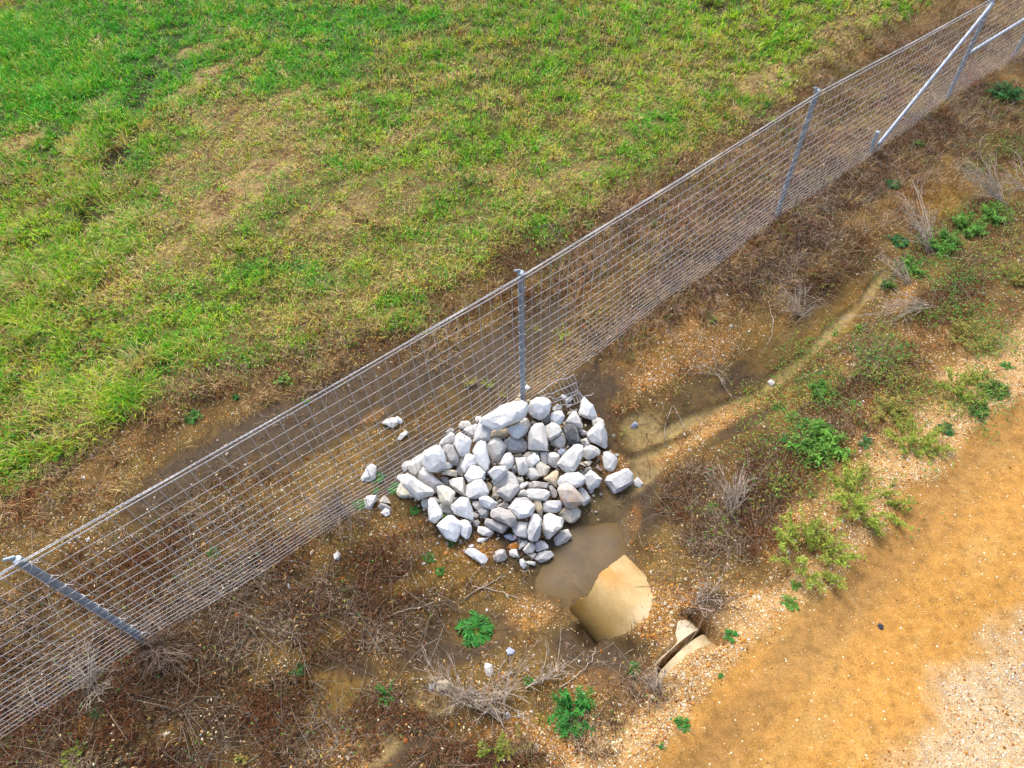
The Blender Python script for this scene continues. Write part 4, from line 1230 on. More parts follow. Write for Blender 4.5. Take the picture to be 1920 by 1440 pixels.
STRAY_DATA = [
('E', [(950,210),(980,90),(1060,75),(1180,130),(1250,210),(1230,350),(1180,460),(1060,475),(990,430),(960,310)], 1, 'l', "squarish white rock standing just off the pile's right side"),
('E', [(1200,120),(1240,110),(1270,160),(1240,180)], 1, 'l', "tiny pale stone at the upper corner of the squarish white rock"),
('E', [(1010,650),(1060,570),(1250,480),(1390,420),(1470,420),(1560,530),(1565,650),(1530,710),(1400,830),(1260,880),(1200,925),(1120,860),(1040,730)], 1, 'l', "large outlying pale boulder on wet mud, right of the squarish white rock"),
('E', [(1570,670),(1650,590),(1710,620),(1770,720),(1710,805),(1590,750)], 1, 'c', "small pale stone at the right end of the large outlying boulder"),
('I', [(330,165),(390,105),(470,90),(540,140),(530,180),(470,235),(400,210)], 1, 'c', "pale rock lying alone on mud beyond the fence, left of a smaller one it touches"),
('I', [(480,100),(530,75),(580,105),(600,150),(570,185),(530,150)], 1, 'w', "white stone touching the right side of the pale rock beyond the fence"),
('I', [(530,370),(560,310),(630,270),(670,275),(665,310),(570,395),(530,390)], 1, 'c', "oval beige stone on mud beyond the fence, below the touching pair"),
('I', [(45,890),(70,830),(120,790),(130,740),(190,705),(250,740),(245,810),(235,900),(190,945),(60,940)], 1, 'l', "pale grey rock at the fence's foot, left of the pile"),
('I', [(90,1160),(130,1125),(250,1110),(260,1160),(200,1250),(170,1310),(100,1300)], 1, 'l', "grey wedge shaped rock on the road side of the fence, left of three stones"),
('I', [(285,1190),(350,1120),(400,1150),(445,1225),(370,1225),(300,1210)], 1.1, 'y', "cream stone, topmost of three heaped left of the pile"),
('I', [(270,1270),(300,1215),(380,1230),(450,1290),(440,1310),(350,1290),(330,1320)], 1, 'g', "grey stone in the middle of three heaped left of the pile"),
('I', [(305,1350),(370,1280),(430,1310),(435,1370),(380,1400)], 1, 'w', "white stone, lowest of three heaped left of the pile"),
('J', [(1585,960),(1660,875),(1715,920),(1630,1000)], 1, 'b', "bluish white block alone on pale silt right of the pile"),
('P', [(1439,716),(1446,711),(1453,717),(1452,724),(1444,726)], 1, 'l', "single white stone in the sandy channel near the right centre"),
('P', [(908,1250),(914,1243),(922,1247),(926,1262),(920,1271),(911,1266)], 1, 'c', "pale oval stone standing behind the big dead bush at the bottom"),
('P', [(948,1220),(955,1213),(965,1220),(963,1228),(952,1229)], 1, 'b', "small shiny blue grey stone on orange gravel below the green weed"),
('P', [(1645,1172),(1650,1168),(1657,1173),(1655,1180),(1649,1180)], 1, 'k', "small dark stone alone on the gravel road"),
('P', [(625,1040),(633,1033),(640,1040),(636,1050),(627,1050)], 1, 'c', "small pale stone among dead twigs on the road side of the fence"),
('P', [(818,1278),(835,1274),(846,1280),(838,1298),(820,1296)], 1, 't', "mustard coloured stone beneath the left twigs of the big dead bush"),
('P', [(1197,1132),(1201,1130),(1204,1134),(1202,1138),(1198,1137)], 1.9, 'w', "white pebble lying on top of the concrete culvert pipe"),
('P', [(803,1283),(815,1280),(815,1297),(806,1297)], 1, 'g', "grey stone touching the left side of the mustard coloured stone"),
]
for i, (t_, p_, l_, c_, s_) in enumerate(ROCK_DATA):
    make_rock(t_, p_, l_, c_, s_, PILE, 100 + i)
for i, (t_, p_, l_, c_, s_) in enumerate(STRAY_DATA):
    make_rock(t_, p_, l_, c_, s_, STRAY, 900 + i)

# ------------------------------------------------------------------ leaves, stems, weeds
KV = 0.98                                        # real foliage is darker than it looks in the bright photograph


class Leaves:
    """collects folded diamond leaves, one colour each"""
    def __init__(self):
        self.V, self.C, self.n = [], [], 0

    def add(self, P, D, L, W, C, up=None, droop=0.25):
        P, D, C = np.atleast_2d(P), np.atleast_2d(D), np.atleast_2d(C)
        n = len(P)
        L, W = np.broadcast_to(L, n)[:, None], np.broadcast_to(W, n)[:, None]
        D = D / (np.linalg.norm(D, axis=1)[:, None] + 1e-9)
        U = np.tile([0, 0, 1.0], (n, 1)) + rng.normal(0, .35, (n, 3)) if up is None else up
        S = np.cross(D, U)
        S /= np.linalg.norm(S, axis=1)[:, None] + 1e-9
        Nn = np.cross(S, D)
        a = P
        m = P + D * L * .5 - Nn * W * .12
        b = P + D * L * .45 + S * W * .5 + Nn * W * .12
        d = P + D * L * .45 - S * W * .5 + Nn * W * .12
        t = P + D * L - np.array([0, 0, 1.0]) * L * droop
        self.V.append(np.stack([a, b, m, d, t], 1).reshape(-1, 3))
        self.C.append(np.repeat(np.broadcast_to(C, (n, 3)), 5, 0))
        self.n += n

    def mesh(self, name, mat, origin=(0, 0, 0)):
        V = np.concatenate(self.V) - np.asarray(origin)
        k = np.arange(self.n)[:, None] * 5
        F = np.concatenate([k + 0, k + 1, k + 2, k + 0, k + 2, k + 3, k + 1, k + 4, k + 2, k + 2, k + 4, k + 3], 1).ravel()
        return mesh_np(name, V, F, np.full(self.n * 4, 3), False, {'tint': ('FLOAT_COLOR', np.concatenate(self.C))}, mat)


def rcol(c, n, v=.16):
    """n colour variants of an sRGB colour"""
    base = lin(*c, KV)
    k = rng.normal(1, v, (n, 1)).clip(.5, 1.6)
    h = rng.normal(0, v * .35, (n, 3))
    return np.clip(base * k * (1 + h), 0.004, .9)


def stem_pts(p0, d, L, n=5, curve=.3, sag=0.0):
    d = np.asarray(d, float)
    d /= np.linalg.norm(d)
    side = np.cross(d, rng.normal(0, 1, 3))
    side /= np.linalg.norm(side) + 1e-9
    t = np.linspace(0, 1, n)
    return p0 + d * (t * L)[:, None] + side * (curve * L * t * t)[:, None] - np.array([0, 0, 1.0]) * (sag * L * t * t)[:, None]


PAL = {'g': (62, 136, 52), 'G': (62, 116, 58), 'l': (150, 166, 64), 'y': (166, 156, 78), 'm': (98, 132, 58), 'b': (100, 148, 56)}


def weed_mesh(kind, r, pal):
    """(leaf collector, stem collector) for a plant of radius r metres standing at the origin"""
    lv, tb = Leaves(), Tubes(3)
    c = PAL[pal]
    if kind == 'rosette':                        # lobed leaves on short spreading stems
        ns = 9 if r < .12 else 16
        for k in range(ns):
            a = 2 * math.pi * (k + rng.uniform(-.3, .3)) / ns
            el = rng.uniform(.25, 1.0)
            d = np.array([math.cos(a), math.sin(a), el])
            L = r * rng.uniform(.75, 1.15) / math.hypot(1, el) * 1.2
            p = stem_pts(np.zeros(3), d, L, 5, .12, .25)
            tb.add(p, .004 + r * .01, .0015)
            for q in (0, 1, 2, 3, 4):
                base = p[q]
                dd = p[q] - p[q - 1]
                dd = dd / np.linalg.norm(dd)
                for s in (-1, 0, 1):
                    ang = s * rng.uniform(.6, 1.0)
                    e = np.array([dd[0] * math.cos(ang) - dd[1] * math.sin(ang), dd[0] * math.sin(ang) + dd[1] * math.cos(ang), dd[2] * .6])
                    lv.add(base, e, r * rng.uniform(.38, .6), r * rng.uniform(.14, .22), rcol(c, 1))
    elif kind == 'bushy':                        # many leafy shoots, long narrow leaves
        ns = int(22 + 36 * r)
        for k in range(ns):
            a, q = rng.uniform(0, 6.28), math.sqrt(rng.random())
            p0 = np.array([math.cos(a), math.sin(a), 0]) * r * .45 * q
            d = np.array([math.cos(a) * q * 1.0, math.sin(a) * q * 1.0, rng.uniform(.5, 1.1)])
            p = stem_pts(p0, d, r * rng.uniform(.6, 1.0), 6, .15, .1)
            tb.add(p, .0045, .002)
            cc = rcol(c, 1, .2)
            for j in range(1, 6):
                m = 6
                an = rng.uniform(0, 6.28, m)
                D = np.stack([np.cos(an), np.sin(an), rng.uniform(-.1, .6, m)], -1)
                lv.add(np.tile(p[j], (m, 1)), D, r * rng.uniform(.18, .32, m), r * rng.uniform(.05, .09, m), cc * rng.uniform(.8, 1.25, (m, 1)))
    elif kind == 'feathery':                     # upright plumes thick with tiny leaves
        ns = int(8 + 110 * r)
        for k in range(ns):
            a, q = rng.uniform(0, 6.28), math.sqrt(rng.random())
            p0 = np.array([math.cos(a), math.sin(a), 0]) * r * .75 * q
            d = np.array([math.cos(a) * q * .9, math.sin(a) * q * .9, rng.uniform(.6, 1.2)])
            L = r * rng.uniform(.5, 1.05)
            p = stem_pts(p0, d, L, 7, .2, .12)
            tb.add(p, .004, .0015)
            m = int(24 + 45 * r)
            t = rng.uniform(.15, 1, m)
            P = np.stack([np.interp(t, np.linspace(0, 1, 7), p[:, i]) for i in range(3)], -1)
            an = rng.uniform(0, 6.28, m)
            D = np.stack([np.cos(an), np.sin(an), rng.uniform(0, .9, m)], -1)
            lv.add(P, D, rng.uniform(.035, .08, m) * min(1, .45 + r * 1.3), rng.uniform(.009, .017, m) * min(1, .45 + r * 1.3), rcol(c, m, .18) * rng.uniform(.8, 1.15))
    elif kind == 'broad':                        # rounded leaves on thin runners
        ns = 14
        for k in range(ns):
            a = rng.uniform(0, 6.28)
            p = stem_pts(np.zeros(3), [math.cos(a), math.sin(a), rng.uniform(.4, 1.2)], r * rng.uniform(.4, 1.0), 5, .2, .1)
            tb.add(p, .004, .002)
            for j in (2, 3, 4):
                an = rng.uniform(0, 6.28)
                lv.add(p[j], [math.cos(an), math.sin(an), .3], r * rng.uniform(.28, .42), r * rng.uniform(.26, .36), rcol(c, 1, .2))
    elif kind == 'sprig':                        # a few open twiggy shoots with scattered pale leaves
        ns = 9
        for k in range(ns):
            a = rng.uniform(0, 6.28)
            p = stem_pts(np.zeros(3), [math.cos(a) * .8, math.sin(a) * .8, rng.uniform(.5, 1.4)], r * rng.uniform(.7, 1.3), 7, .25, .05)
            tb.add(p, .0035, .0015)
            for j in range(2, 7):
                m = 2
                an = rng.uniform(0, 6.28, m)
                lv.add(np.tile(p[j], (m, 1)), np.stack([np.cos(an), np.sin(an), np.full(m, .5)], -1), r * rng.uniform(.16, .28, m), r * .09, rcol(c, m, .2))
    return lv, tb


WEEDS = [
    # px, py of the foot, radius px, kind, palette, label, group
    (893, 1184, 26, 'rosette', 'g', "bright green star shaped weed standing alone left of the culvert pipe", None),
    (1078, 1342, 44, 'bushy', 'g', "largest bright green leafy weed at the bottom, between dead bush and road", None),
    (727, 1304, 23, 'sprig', 'g', "green weed with loose leaves on mud, left of the big dead bush", None),
    (1278, 1359, 13, 'rosette', 'g', "round green weed clump beside the road near the bottom edge", None),
    (1192, 1256, 12, 'rosette', 'g', "small lobed green weed below the culvert pipe's side", None),
    (1370, 1192, 11, 'rosette', 'g', "small green weed right of the open pipe joint", None),
    (1351, 1268, 8, 'broad', 'g', "little green weed on gravel below the open pipe joint", None),
    (930, 1408, 26, 'feathery', 'l', "lime green feathery weed at the bottom edge, left of a yellower one", None),
    (972, 1400, 24, 'feathery', 'y', "yellowish feathery weed at the bottom edge, right of a lime green one", None),
    (992, 1278, 9, 'rosette', 'g', "small green weed among the curled twigs above the big leafy weed", None),
    (1013, 1352, 16, 'sprig', 'y', "thin upright yellowish weed left of the big leafy green weed", None),
    (1240, 1400, 7, 'broad', 'g', "tiny green weed in dead brown cover near the bottom edge", None),
    (455, 1424, 15, 'broad', 'y', "yellow green leafy weed at the bottom edge, left part", None),
    (139, 1424, 20, 'feathery', 'l', "yellow green feathery weed near the bottom left corner", None),
    (187, 1338, 14, 'sprig', 'G', "dark green weed in brown cover left of the steel post's foot line, lower left", None),
    (15, 1389, 9, 'rosette', 'g', "small green weed at the left frame edge, lower corner", None),
    (559, 1255, 11, 'rosette', 'G', "dark green four leaved weed above the yellow silt patch", None),
    (401, 1036, 9, 'rosette', 'g', "small bright green weed behind the fence among dark twigs", None),
    (881, 345, 24, 'sprig', 'b', "tall bright green seedling standing out in the mown field", None),
    (534, 712, 20, 'broad', 'b', "round leaved green plant at the field's edge above the fence", None),
    (444, 745, 10, 'broad', 'g', "small round leaved plant left of the larger round leaved plant at the field's edge", None),
    (575, 752, 9, 'broad', 'b', "small leafy plant right under the fence's top strands", None),
    (363, 782, 12, 'rosette', 'g', "compact green clump on brown soil just behind the fence, left part", None),
    (350, 768, 13, 'sprig', 'y', "pale yellow weed touching the compact green clump behind the fence", None),
    (245, 672, 16, 'broad', 'g', "broad leaved dark green plant in the grass, left of centre", None),
    (879, 722, 18, 'sprig', 'y', "yellow green weed behind the fence, left of a twin nearer the post", None),
    (914, 727, 16, 'sprig', 'l', "yellow green weed behind the fence, the twin nearer the middle post", None),
    (942, 744, 11, 'sprig', 'y', "thin yellow weed at the fence's foot just above the long white slab", None),
    (1052, 632, 20, 'sprig', 'l', "yellow green weed behind the fence right of the middle post", None),
    (1226, 424, 10, 'sprig', 'm', "pale green weed in dead stems behind the fence, half way to the next post", None),
    (1103, 421, 9, 'rosette', 'b', "bright green weed touching the fence's top strands right of the middle post", None),
    (740, 916, 11, 'rosette', 'g', "bright green weed at the left corner of the rock pile", None),
    (833, 972, 8, 'broad', 'b', "lime weed growing between the pile's lower left white rocks", None),
    (845, 1018, 7, 'rosette', 'g', "tiny weed under the lower left corner boulder of the pile", None),
    (805, 1046, 9, 'rosette', 'g', "small green weed on mud below the pile's lower left corner", None),
    (824, 1072, 8, 'rosette', 'g', "small green weed lower right of another on mud below the pile", None),
    (777, 959, 8, 'rosette', 'g', "small weed on mud left of the upright white edge rock", None),
    (709, 896, 9, 'rosette', 'g', "green weed at the right side of the pale rock at the fence's foot", None),
    (673, 947, 9, 'rosette', 'g', "green weed left of the grey wedge shaped rock by the fence", None),
    (704, 922, 8, 'broad', 'g', "small weed at the fence's foot between the wedge rock and the wire", None),
    (1334, 599, 8, 'rosette', 'b', "small bright weed on pebbly soil between fence and sandy channel", None),
    (1250, 597, 7, 'broad', 'b', "tiny green weed beside the fence's foot right of the middle post", None),
    (1686, 455, 14, 'rosette', 'G', "bluish green weed at the upper end of the sandy channel", None),
    (1712, 505, 24, 'bushy', 'b', "bright green patch of weed left of the pale dead shrub's foot", None),
    (1768, 462, 30, 'bushy', 'b', "bright green leafy clump right of the pale dead shrub's foot, lowest of three", None),
    (1812, 432, 32, 'bushy', 'b', "bright green leafy clump in the middle of a row of three, upper right", None),
    (1862, 408, 28, 'bushy', 'b', "bright green leafy clump under the dense greyish shrub, highest of a row of three", None),
    (1662, 538, 16, 'bushy', 'm', "green weed on the channel's bank just below the small dead shrub", None),
    (1611, 617, 13, 'broad', 'b', "green weed on gravel right of the sandy channel's upper half", None),
    (1565, 630, 10, 'broad', 'b', "small green weed on gravel at the channel's right bank", None),
    (1536, 734, 22, 'bushy', 'b', "leafy green weed on the bank right of the white channel stone", None),
    (1487, 787, 14, 'rosette', 'b', "bright green weed on the bank left of the big green clump", None),
    (1462, 767, 10, 'rosette', 'g', "small green weed on gravel below the white channel stone", None),
    (1473, 834, 16, 'sprig', 'g', "dark green weed at the lower left of the big green clump on the bank", None),
    (1538, 842, 46, 'bushy', 'b', "biggest green leafy clump on the road bank", None),
    (1520, 803, 16, 'rosette', 'g', "green weed on top of the biggest leafy clump's upper left side", None),
    (1625, 832, 12, 'rosette', 'G', "small dark green weed on gravel between two yellow green bushes", None),
    (1515, 1040, 66, 'feathery', 'l', "lowest yellow green feathery bush on the road's edge", None),
    (1615, 940, 64, 'feathery', 'l', "wide yellow green feathery bush, second up along the road's edge", None),
    (1714, 830, 46, 'feathery', 'l', "yellow green feathery bush, third up along the road's edge", None),
    (1660, 775, 34, 'feathery', 'y', "small yellowish feathery bush left of the third roadside bush", None),
    (1805, 735, 42, 'feathery', 'l', "yellow green bush with a green foot, fourth up along the road's edge", None),
    (1830, 772, 20, 'bushy', 'm', "green leafy weed at the lower right foot of the fourth roadside bush", None),
    (1867, 733, 18, 'rosette', 'm', "green weed alone on the road's shoulder right of the fourth bush", None),
    (1888, 688, 10, 'rosette', 'g', "small bluish green weed on the shoulder near the right edge", None),
    (1812, 640, 36, 'feathery', 'y', "yellowish thin bush on pebbles high on the road bank", None),
    (1905, 522, 26, 'feathery', 'y', "yellowish bush at the right frame edge", None),
    (1773, 806, 13, 'rosette', 'G', "blue green weed between the third and fourth roadside bushes", None),
    (1480, 1132, 13, 'rosette', 'b', "green weed below the lowest feathery bush, at the gravel's edge", None),
    (1493, 1100, 9, 'rosette', 'b', "small green weed just under the lowest feathery bush", None),
    (1886, 182, 30, 'bushy', 'G', "dense green bush right of the corner post, near the right edge", None),
    (1722, 272, 15, 'broad', 'm', "light green weed in brown cover below the diagonal brace", None),
    (1727, 305, 11, 'sprig', 'm', "small green weed above the yellow silt patch, upper right", None),
    (1673, 346, 11, 'rosette', 'G', "small bluish weed left of the yellow silt patch, upper right", None),
    (1636, 190, 18, 'sprig', 'y', "yellow leaved shrub behind the fence left of the diagonal brace", None),
    (1715, 150, 14, 'sprig', 'y', "small yellow leaved shrub behind the diagonal brace", None),
    (1434, 200, 11, 'broad', 'g', "small green weed in dead stems at the field's upper right edge", None),
    (1470, 250, 16, 'sprig', 'm', "olive green weed behind the fence, left of the upper post", None),
    (1187, 672, 9, 'sprig', 'm', "small olive weed on wet mud right of the wire offcut", None),
    (1168, 812, 14, 'sprig', 'y', "low brownish weed on mud right of the pile's upper boulder", None),
    (1338, 956, 11, 'rosette', 'm', "small green weed beside the dead shrub on the bank above the puddle", None),
    (1520, 930, 14, 'sprig', 'm', "sparse green weed between dead cover and the second roadside bush", None),
]
for (px, py, rp, kind, pal, label, grp) in WEEDS:
    B = at(px, py)
    r = rp / (CAM_F / ((B - CAM) @ _fw)) * (1.12 if kind not in ('feathery', 'bushy') else .98)
    lv, tb = weed_mesh(kind, r, pal)
    zoff = 0.0
    o = empty("feathery_bush" if kind == 'feathery' and rp > 30 else "weed", B + [0, 0, zoff], label, "bush" if kind == 'feathery' and rp > 30 else "weed", grp)
    link("leaves", lv.mesh("leaves", M_LEAF), o)
    link("stems", tb.mesh("stems", M_STEM), o)


# ------------------------------------------------------------------ dead shrubs
def dead_shrub(px, py, tips, n, r0, label, lift=0.35, sub=4, curl=.18, name="dead_shrub", roots=None):
    B = at(px, py)
    if roots:
        RP = np.stack([at(*q, dz=.05) for q in roots])
        t_ = np.linspace(0, len(RP) - 1, 12)
        RP = np.stack([np.interp(t_, np.arange(len(RP)), RP[:, i]) for i in range(3)], -1)
        RP[1:] += rng.normal(0, .012, RP[1:].shape)
    tb = Tubes(4)
    if roots:
        tb.add(RP - B, r0 * 1.9, r0 * .9)
    for k in range(int(n * 1.05)):
        tx, ty = tips[rng.integers(len(tips))]
        w = rng.random()
        tx2, ty2 = tips[rng.integers(len(tips))]
        w = 1 if rng.random() < .6 else w
        tx, ty = tx * w + tx2 * (1 - w) + rng.normal(0, 13), ty * w + ty2 * (1 - w) + rng.normal(0, 11)
        h = lift * rng.uniform(.4, 1.2)
        T = at(tx, ty, dz=h)
        S0 = RP[rng.integers(len(RP))] if roots else B + rng.normal(0, .045, 3) * [1, 1, .15]
        D = T - S0
        L = np.linalg.norm(D) * rng.uniform(.7, 1.08)
        p = stem_pts(S0, D + [0, 0, .15 * L], L, 8, rng.normal(0, curl), .12)
        tb.add(p - B, r0 * rng.uniform(.65, 1.05), .0022)
        for j in range(sub):
            q = rng.integers(2, 7)
            dd = p[q] - p[q - 1]
            dd = dd / np.linalg.norm(dd) + rng.normal(0, .38, 3)
            s_ = stem_pts(p[q], dd, L * rng.uniform(.15, .42), 5, rng.normal(0, .2), .05)
            tb.add(s_ - B, r0 * .5, .0018)
            if rng.random() < .6:
                d2 = s_[3] - s_[2]
                d2 = d2 / np.linalg.norm(d2) + rng.normal(0, .45, 3)
                tb.add(stem_pts(s_[3], d2, L * rng.uniform(.08, .2), 4, .1) - B, r0 * .35, .0016)
    tag(link(name, tb.mesh(name, M_VINE if 'vines' in name else M_TWIG), None, B), label, "dead shrub")


dead_shrub(1746, 474, [(1682, 372), (1690, 355), (1708, 352), (1722, 372), (1735, 400), (1690, 420)], 20, .0075, "pale dead shrub fanning up left beside the bright green patch, upper right", .6, 3, .08)
dead_shrub(1880, 384, [(1788, 302), (1800, 318), (1825, 300), (1852, 300), (1840, 330), (1870, 330)], 34, .0055, "dense greyish dead shrub near the right edge", .55, 4, .1)
dead_shrub(1706, 532, [(1642, 472), (1650, 490), (1668, 470), (1675, 490)], 14, .005, "small dead shrub above the sandy channel's upper end", .4, 3, .1)
dead_shrub(1748, 572, [(1622, 598), (1640, 590), (1660, 560), (1650, 600), (1690, 560)], 18, .0055, "dead shrub lying flat toward the sandy channel", .25, 4, .1)
dead_shrub(1925, 362, [(1858, 312), (1872, 330), (1905, 285), (1885, 355), (1915, 300)], 10, .0075, "long pale branches reaching in from the right frame edge", .6, 3, .25)
dead_shrub(1371, 966, [(1406, 850), (1398, 870), (1345, 895), (1355, 905), (1372, 890), (1390, 910)], 20, .005, "upright dead shrub on brown cover above the puddle's bank", .5, 4, .1)
dead_shrub(1310, 1132, [(1262, 1130), (1285, 1095), (1320, 1085), (1345, 1115), (1330, 1150), (1350, 1090)], 16, .005, "tangled dead shrub right of the culvert pipe", .3, 4, .25)
dead_shrub(1230, 1296, [(1216, 1260), (1225, 1255), (1238, 1252), (1248, 1262), (1212, 1275)], 22, .0045, "short tuft of dead twigs at the lower end of the open pipe joint", .3, 2, .1)
dead_shrub(944, 1358, [(820, 1290), (850, 1265), (870, 1275), (900, 1240), (930, 1225), (960, 1245), (985, 1280), (880, 1320), (920, 1290), (1000, 1300)], 34, .0062, "big sprawling dead bush at the bottom with pale bare branches", .42, 6, .34, "dead_bush", [(944, 1358), (925, 1340), (900, 1328), (880, 1318), (860, 1300)])
dead_shrub(1010, 1282, [(1060, 1230), (1075, 1245), (1045, 1260), (1070, 1225), (1040, 1235), (985, 1250)], 22, .005, "curled heap of dead twigs left of the gravel below the pipe", .22, 4, .7, "dead_bush", [(985, 1292), (1005, 1284), (1028, 1270), (1048, 1262)])
dead_shrub(874, 1318, [(790, 1262), (800, 1245), (785, 1280), (815, 1240), (830, 1250), (850, 1225)], 12, .0065, "forked dead branch left of the big sprawling dead bush", .4, 4, .12, "dead_bush")
dead_shrub(640, 960, [(560, 930), (600, 900), (650, 905), (690, 935), (640, 1000), (580, 990), (530, 960), (690, 970)], 70, .0036, "tangle of grey dead vines against the fence's foot, left of the pile", .35, 4, .5, "dead_vines")
dead_shrub(300, 1215, [(250, 1180), (290, 1165), (340, 1180), (350, 1230), (310, 1260), (260, 1250)], 60, .0026, "tangle of thin dead stems round the foot of the nearest steel post", .3, 4, .4, "dead_vines")
dead_shrub(175, 1290, [(150, 1210), (180, 1240), (200, 1290), (165, 1340), (140, 1270)], 44, .003, "grey dead stems leaning on the fence near the lower left corner", .3, 3, .2)
dead_shrub(1345, 700, [(1290, 670), (1330, 660), (1360, 665), (1370, 720), (1320, 720)], 14, .004, "pale star shaped dead weed on pebbly soil left of the sandy channel", .2, 3, .15)
dead_shrub(1500, 590, [(1470, 540), (1500, 530), (1530, 555), (1520, 585), (1470, 570)], 26, .0045, "brownish dead shrub above the channel's middle bend", .3, 4, .2)
dead_shrub(1270, 545, [(1180, 520), (1220, 500), (1260, 490), (1300, 510), (1240, 540)], 30, .0045, "grey dead stems tangled in the fence's foot right of the middle post", .4, 3, .3, "dead_vines")

# single branches lying on the ground
BR = [([(870, 1122), (905, 1100), (935, 1084), (990, 1071)], .008, "long bent stick on mud below the pile"),
      ([(885, 1100), (915, 1103), (950, 1112), (975, 1124)], .006, "stick branching off a longer one on mud below the pile"),
      ([(868, 1105), (890, 1075), (915, 1050)], .005, "thin straight twig leading up to the half sunk rock"),
      ([(715, 1160), (760, 1145), (812, 1130)], .008, "straight pale stick in brown cover left of the lone green weed"),
      ([(1250, 838), (1246, 800), (1262, 758), (1272, 780), (1285, 808)], .007, "forked dead twig standing across the sandy channel's lower end"),
      ([(1050, 1290), (1085, 1265), (1108, 1240), (1118, 1215)], .007, "bent branch below the culvert pipe's open side"),
      ([(1440, 565), (1450, 600), (1448, 625), (1438, 650)], .006, "forked pale twig on pebbly soil above the sandy channel"),
      ([(1490, 715), (1520, 700), (1545, 692)], .008, "dark branched stick on gravel right of the white channel stone"),
      ([(1750, 474), (1790, 484), (1845, 487)], .006, "long thin branch stretching right from the pale dead shrub's foot"),
      ([(1585, 240), (1600, 255), (1635, 257)], .006, "pale branch caught behind the fence left of the brace stub")]
for pts, r, label in BR:
    P = np.stack([at(*q, dz=.02) for q in pts])
    t = np.linspace(0, len(P) - 1, 14)
    Q = np.stack([np.interp(t, np.arange(len(P)), P[:, i]) for i in range(3)], -1)
    Q += rng.normal(0, .006, Q.shape)
    o0 = Q[0].copy()
    tb = Tubes(5)
    tb.add(Q - o0, r, r * .5, caps=True)
    for j in (4, 8, 11):
        d = Q[j + 1] - Q[j]
        tb.add(stem_pts(Q[j], d / np.linalg.norm(d) + rng.normal(0, .6, 3) * [1, 1, .3], .12, 5, .2) - o0, r * .5, .0018)
    tag(link("dead_branch", tb.mesh("dead_branch", M_TWIG), None, o0), label, "branch", "single dead branches lying on the ground")

# ------------------------------------------------------------------ ground cover nobody could count
def scatter(n, area_share=.35):
    """n points over the visible ground and a margin: part even in the picture's scale, part even over the ground"""
    m = int(n * (1 - area_share))
    px, py = rng.uniform(-220, 2140, m), rng.uniform(-110, 1600, m)
    p = at(px, py)[:, :2]
    k = n - m
    q = np.stack([rng.uniform(GX0 + .5, GX1 - .5, 4 * k), rng.uniform(GY0 + .5, GY1 - .5, 4 * k)], -1)
    X, Y = project(np.concatenate([q, np.zeros((len(q), 1))], 1))
    q = q[(X > -300) & (X < 2220) & (Y > -160) & (Y < 1650)][:k]
    p = np.concatenate([p, q])
    ok = (p[:, 0] > GX0) & (p[:, 0] < GX1) & (p[:, 1] > GY0) & (p[:, 1] < GY1)
    return p[ok]


def blades(P, L, W, lean, C, az=None):
    """bent grass blades: 5 points, a quad and a triangle each"""
    n = len(P)
    az = rng.uniform(0, 2 * math.pi, n) if az is None else az
    D = np.stack([np.cos(az), np.sin(az), np.zeros(n)], -1)
    S = np.stack([-np.sin(az), np.cos(az), np.zeros(n)], -1) * (W * .5)[:, None]
    Z = np.array([0, 0, 1.0])
    m = P + D * (L * .5 * np.sin(lean * .6))[:, None] + Z * (L * .5 * np.cos(lean * .6))[:, None]
    t = m + D * (L * .5 * np.sin(lean * 1.5))[:, None] + Z * (L * .5 * np.cos(lean * 1.5))[:, None]
    t[:, 2] = np.maximum(t[:, 2], P[:, 2] + .004)
    V = np.stack([P - S, P + S, m + S * .8, m - S * .8, t], 1).reshape(-1, 3)
    return V, np.repeat(C, 5, 0)


def blade_object(name, parts, mat, label, attr_smooth=False):
    V = np.concatenate([p[0] for p in parts])
    C = np.concatenate([p[1] for p in parts])
    n = len(V) // 5
    k = np.arange(n)[:, None] * 5
    F = np.concatenate([k, k + 1, k + 2, k + 3, k + 3, k + 2, k + 4], 1).ravel()
    T = np.tile([4, 3], n)
    me = mesh_np(name, V, F, T, False, {'tint': ('FLOAT_COLOR', C)}, mat)
    return tag(link(name, me), label, None, None, 'stuff')


def on_ground(p, dz=0.0):
    return np.concatenate([p, sample(ZZ, p[:, 0], p[:, 1])[:, None] + dz], 1)


def pick(A, p):
    return sample(A, p[:, 0], p[:, 1])


def choose(cols, prob, n_v=.15):
    """a colour per row from palette cols with row-wise probabilities prob"""
    prob = prob / prob.sum(1, keepdims=True)
    u = rng.random((len(prob), 1))
    k = (u > np.cumsum(prob, 1)).sum(1).clip(0, len(cols) - 1)
    base = np.array([lin(*c, KV) for c in cols])[k]
    return np.clip(base * rng.normal(1, n_v, (len(k), 1)).clip(.5, 1.6) * (1 + rng.normal(0, .05, (len(k), 3))), .004, .9), k


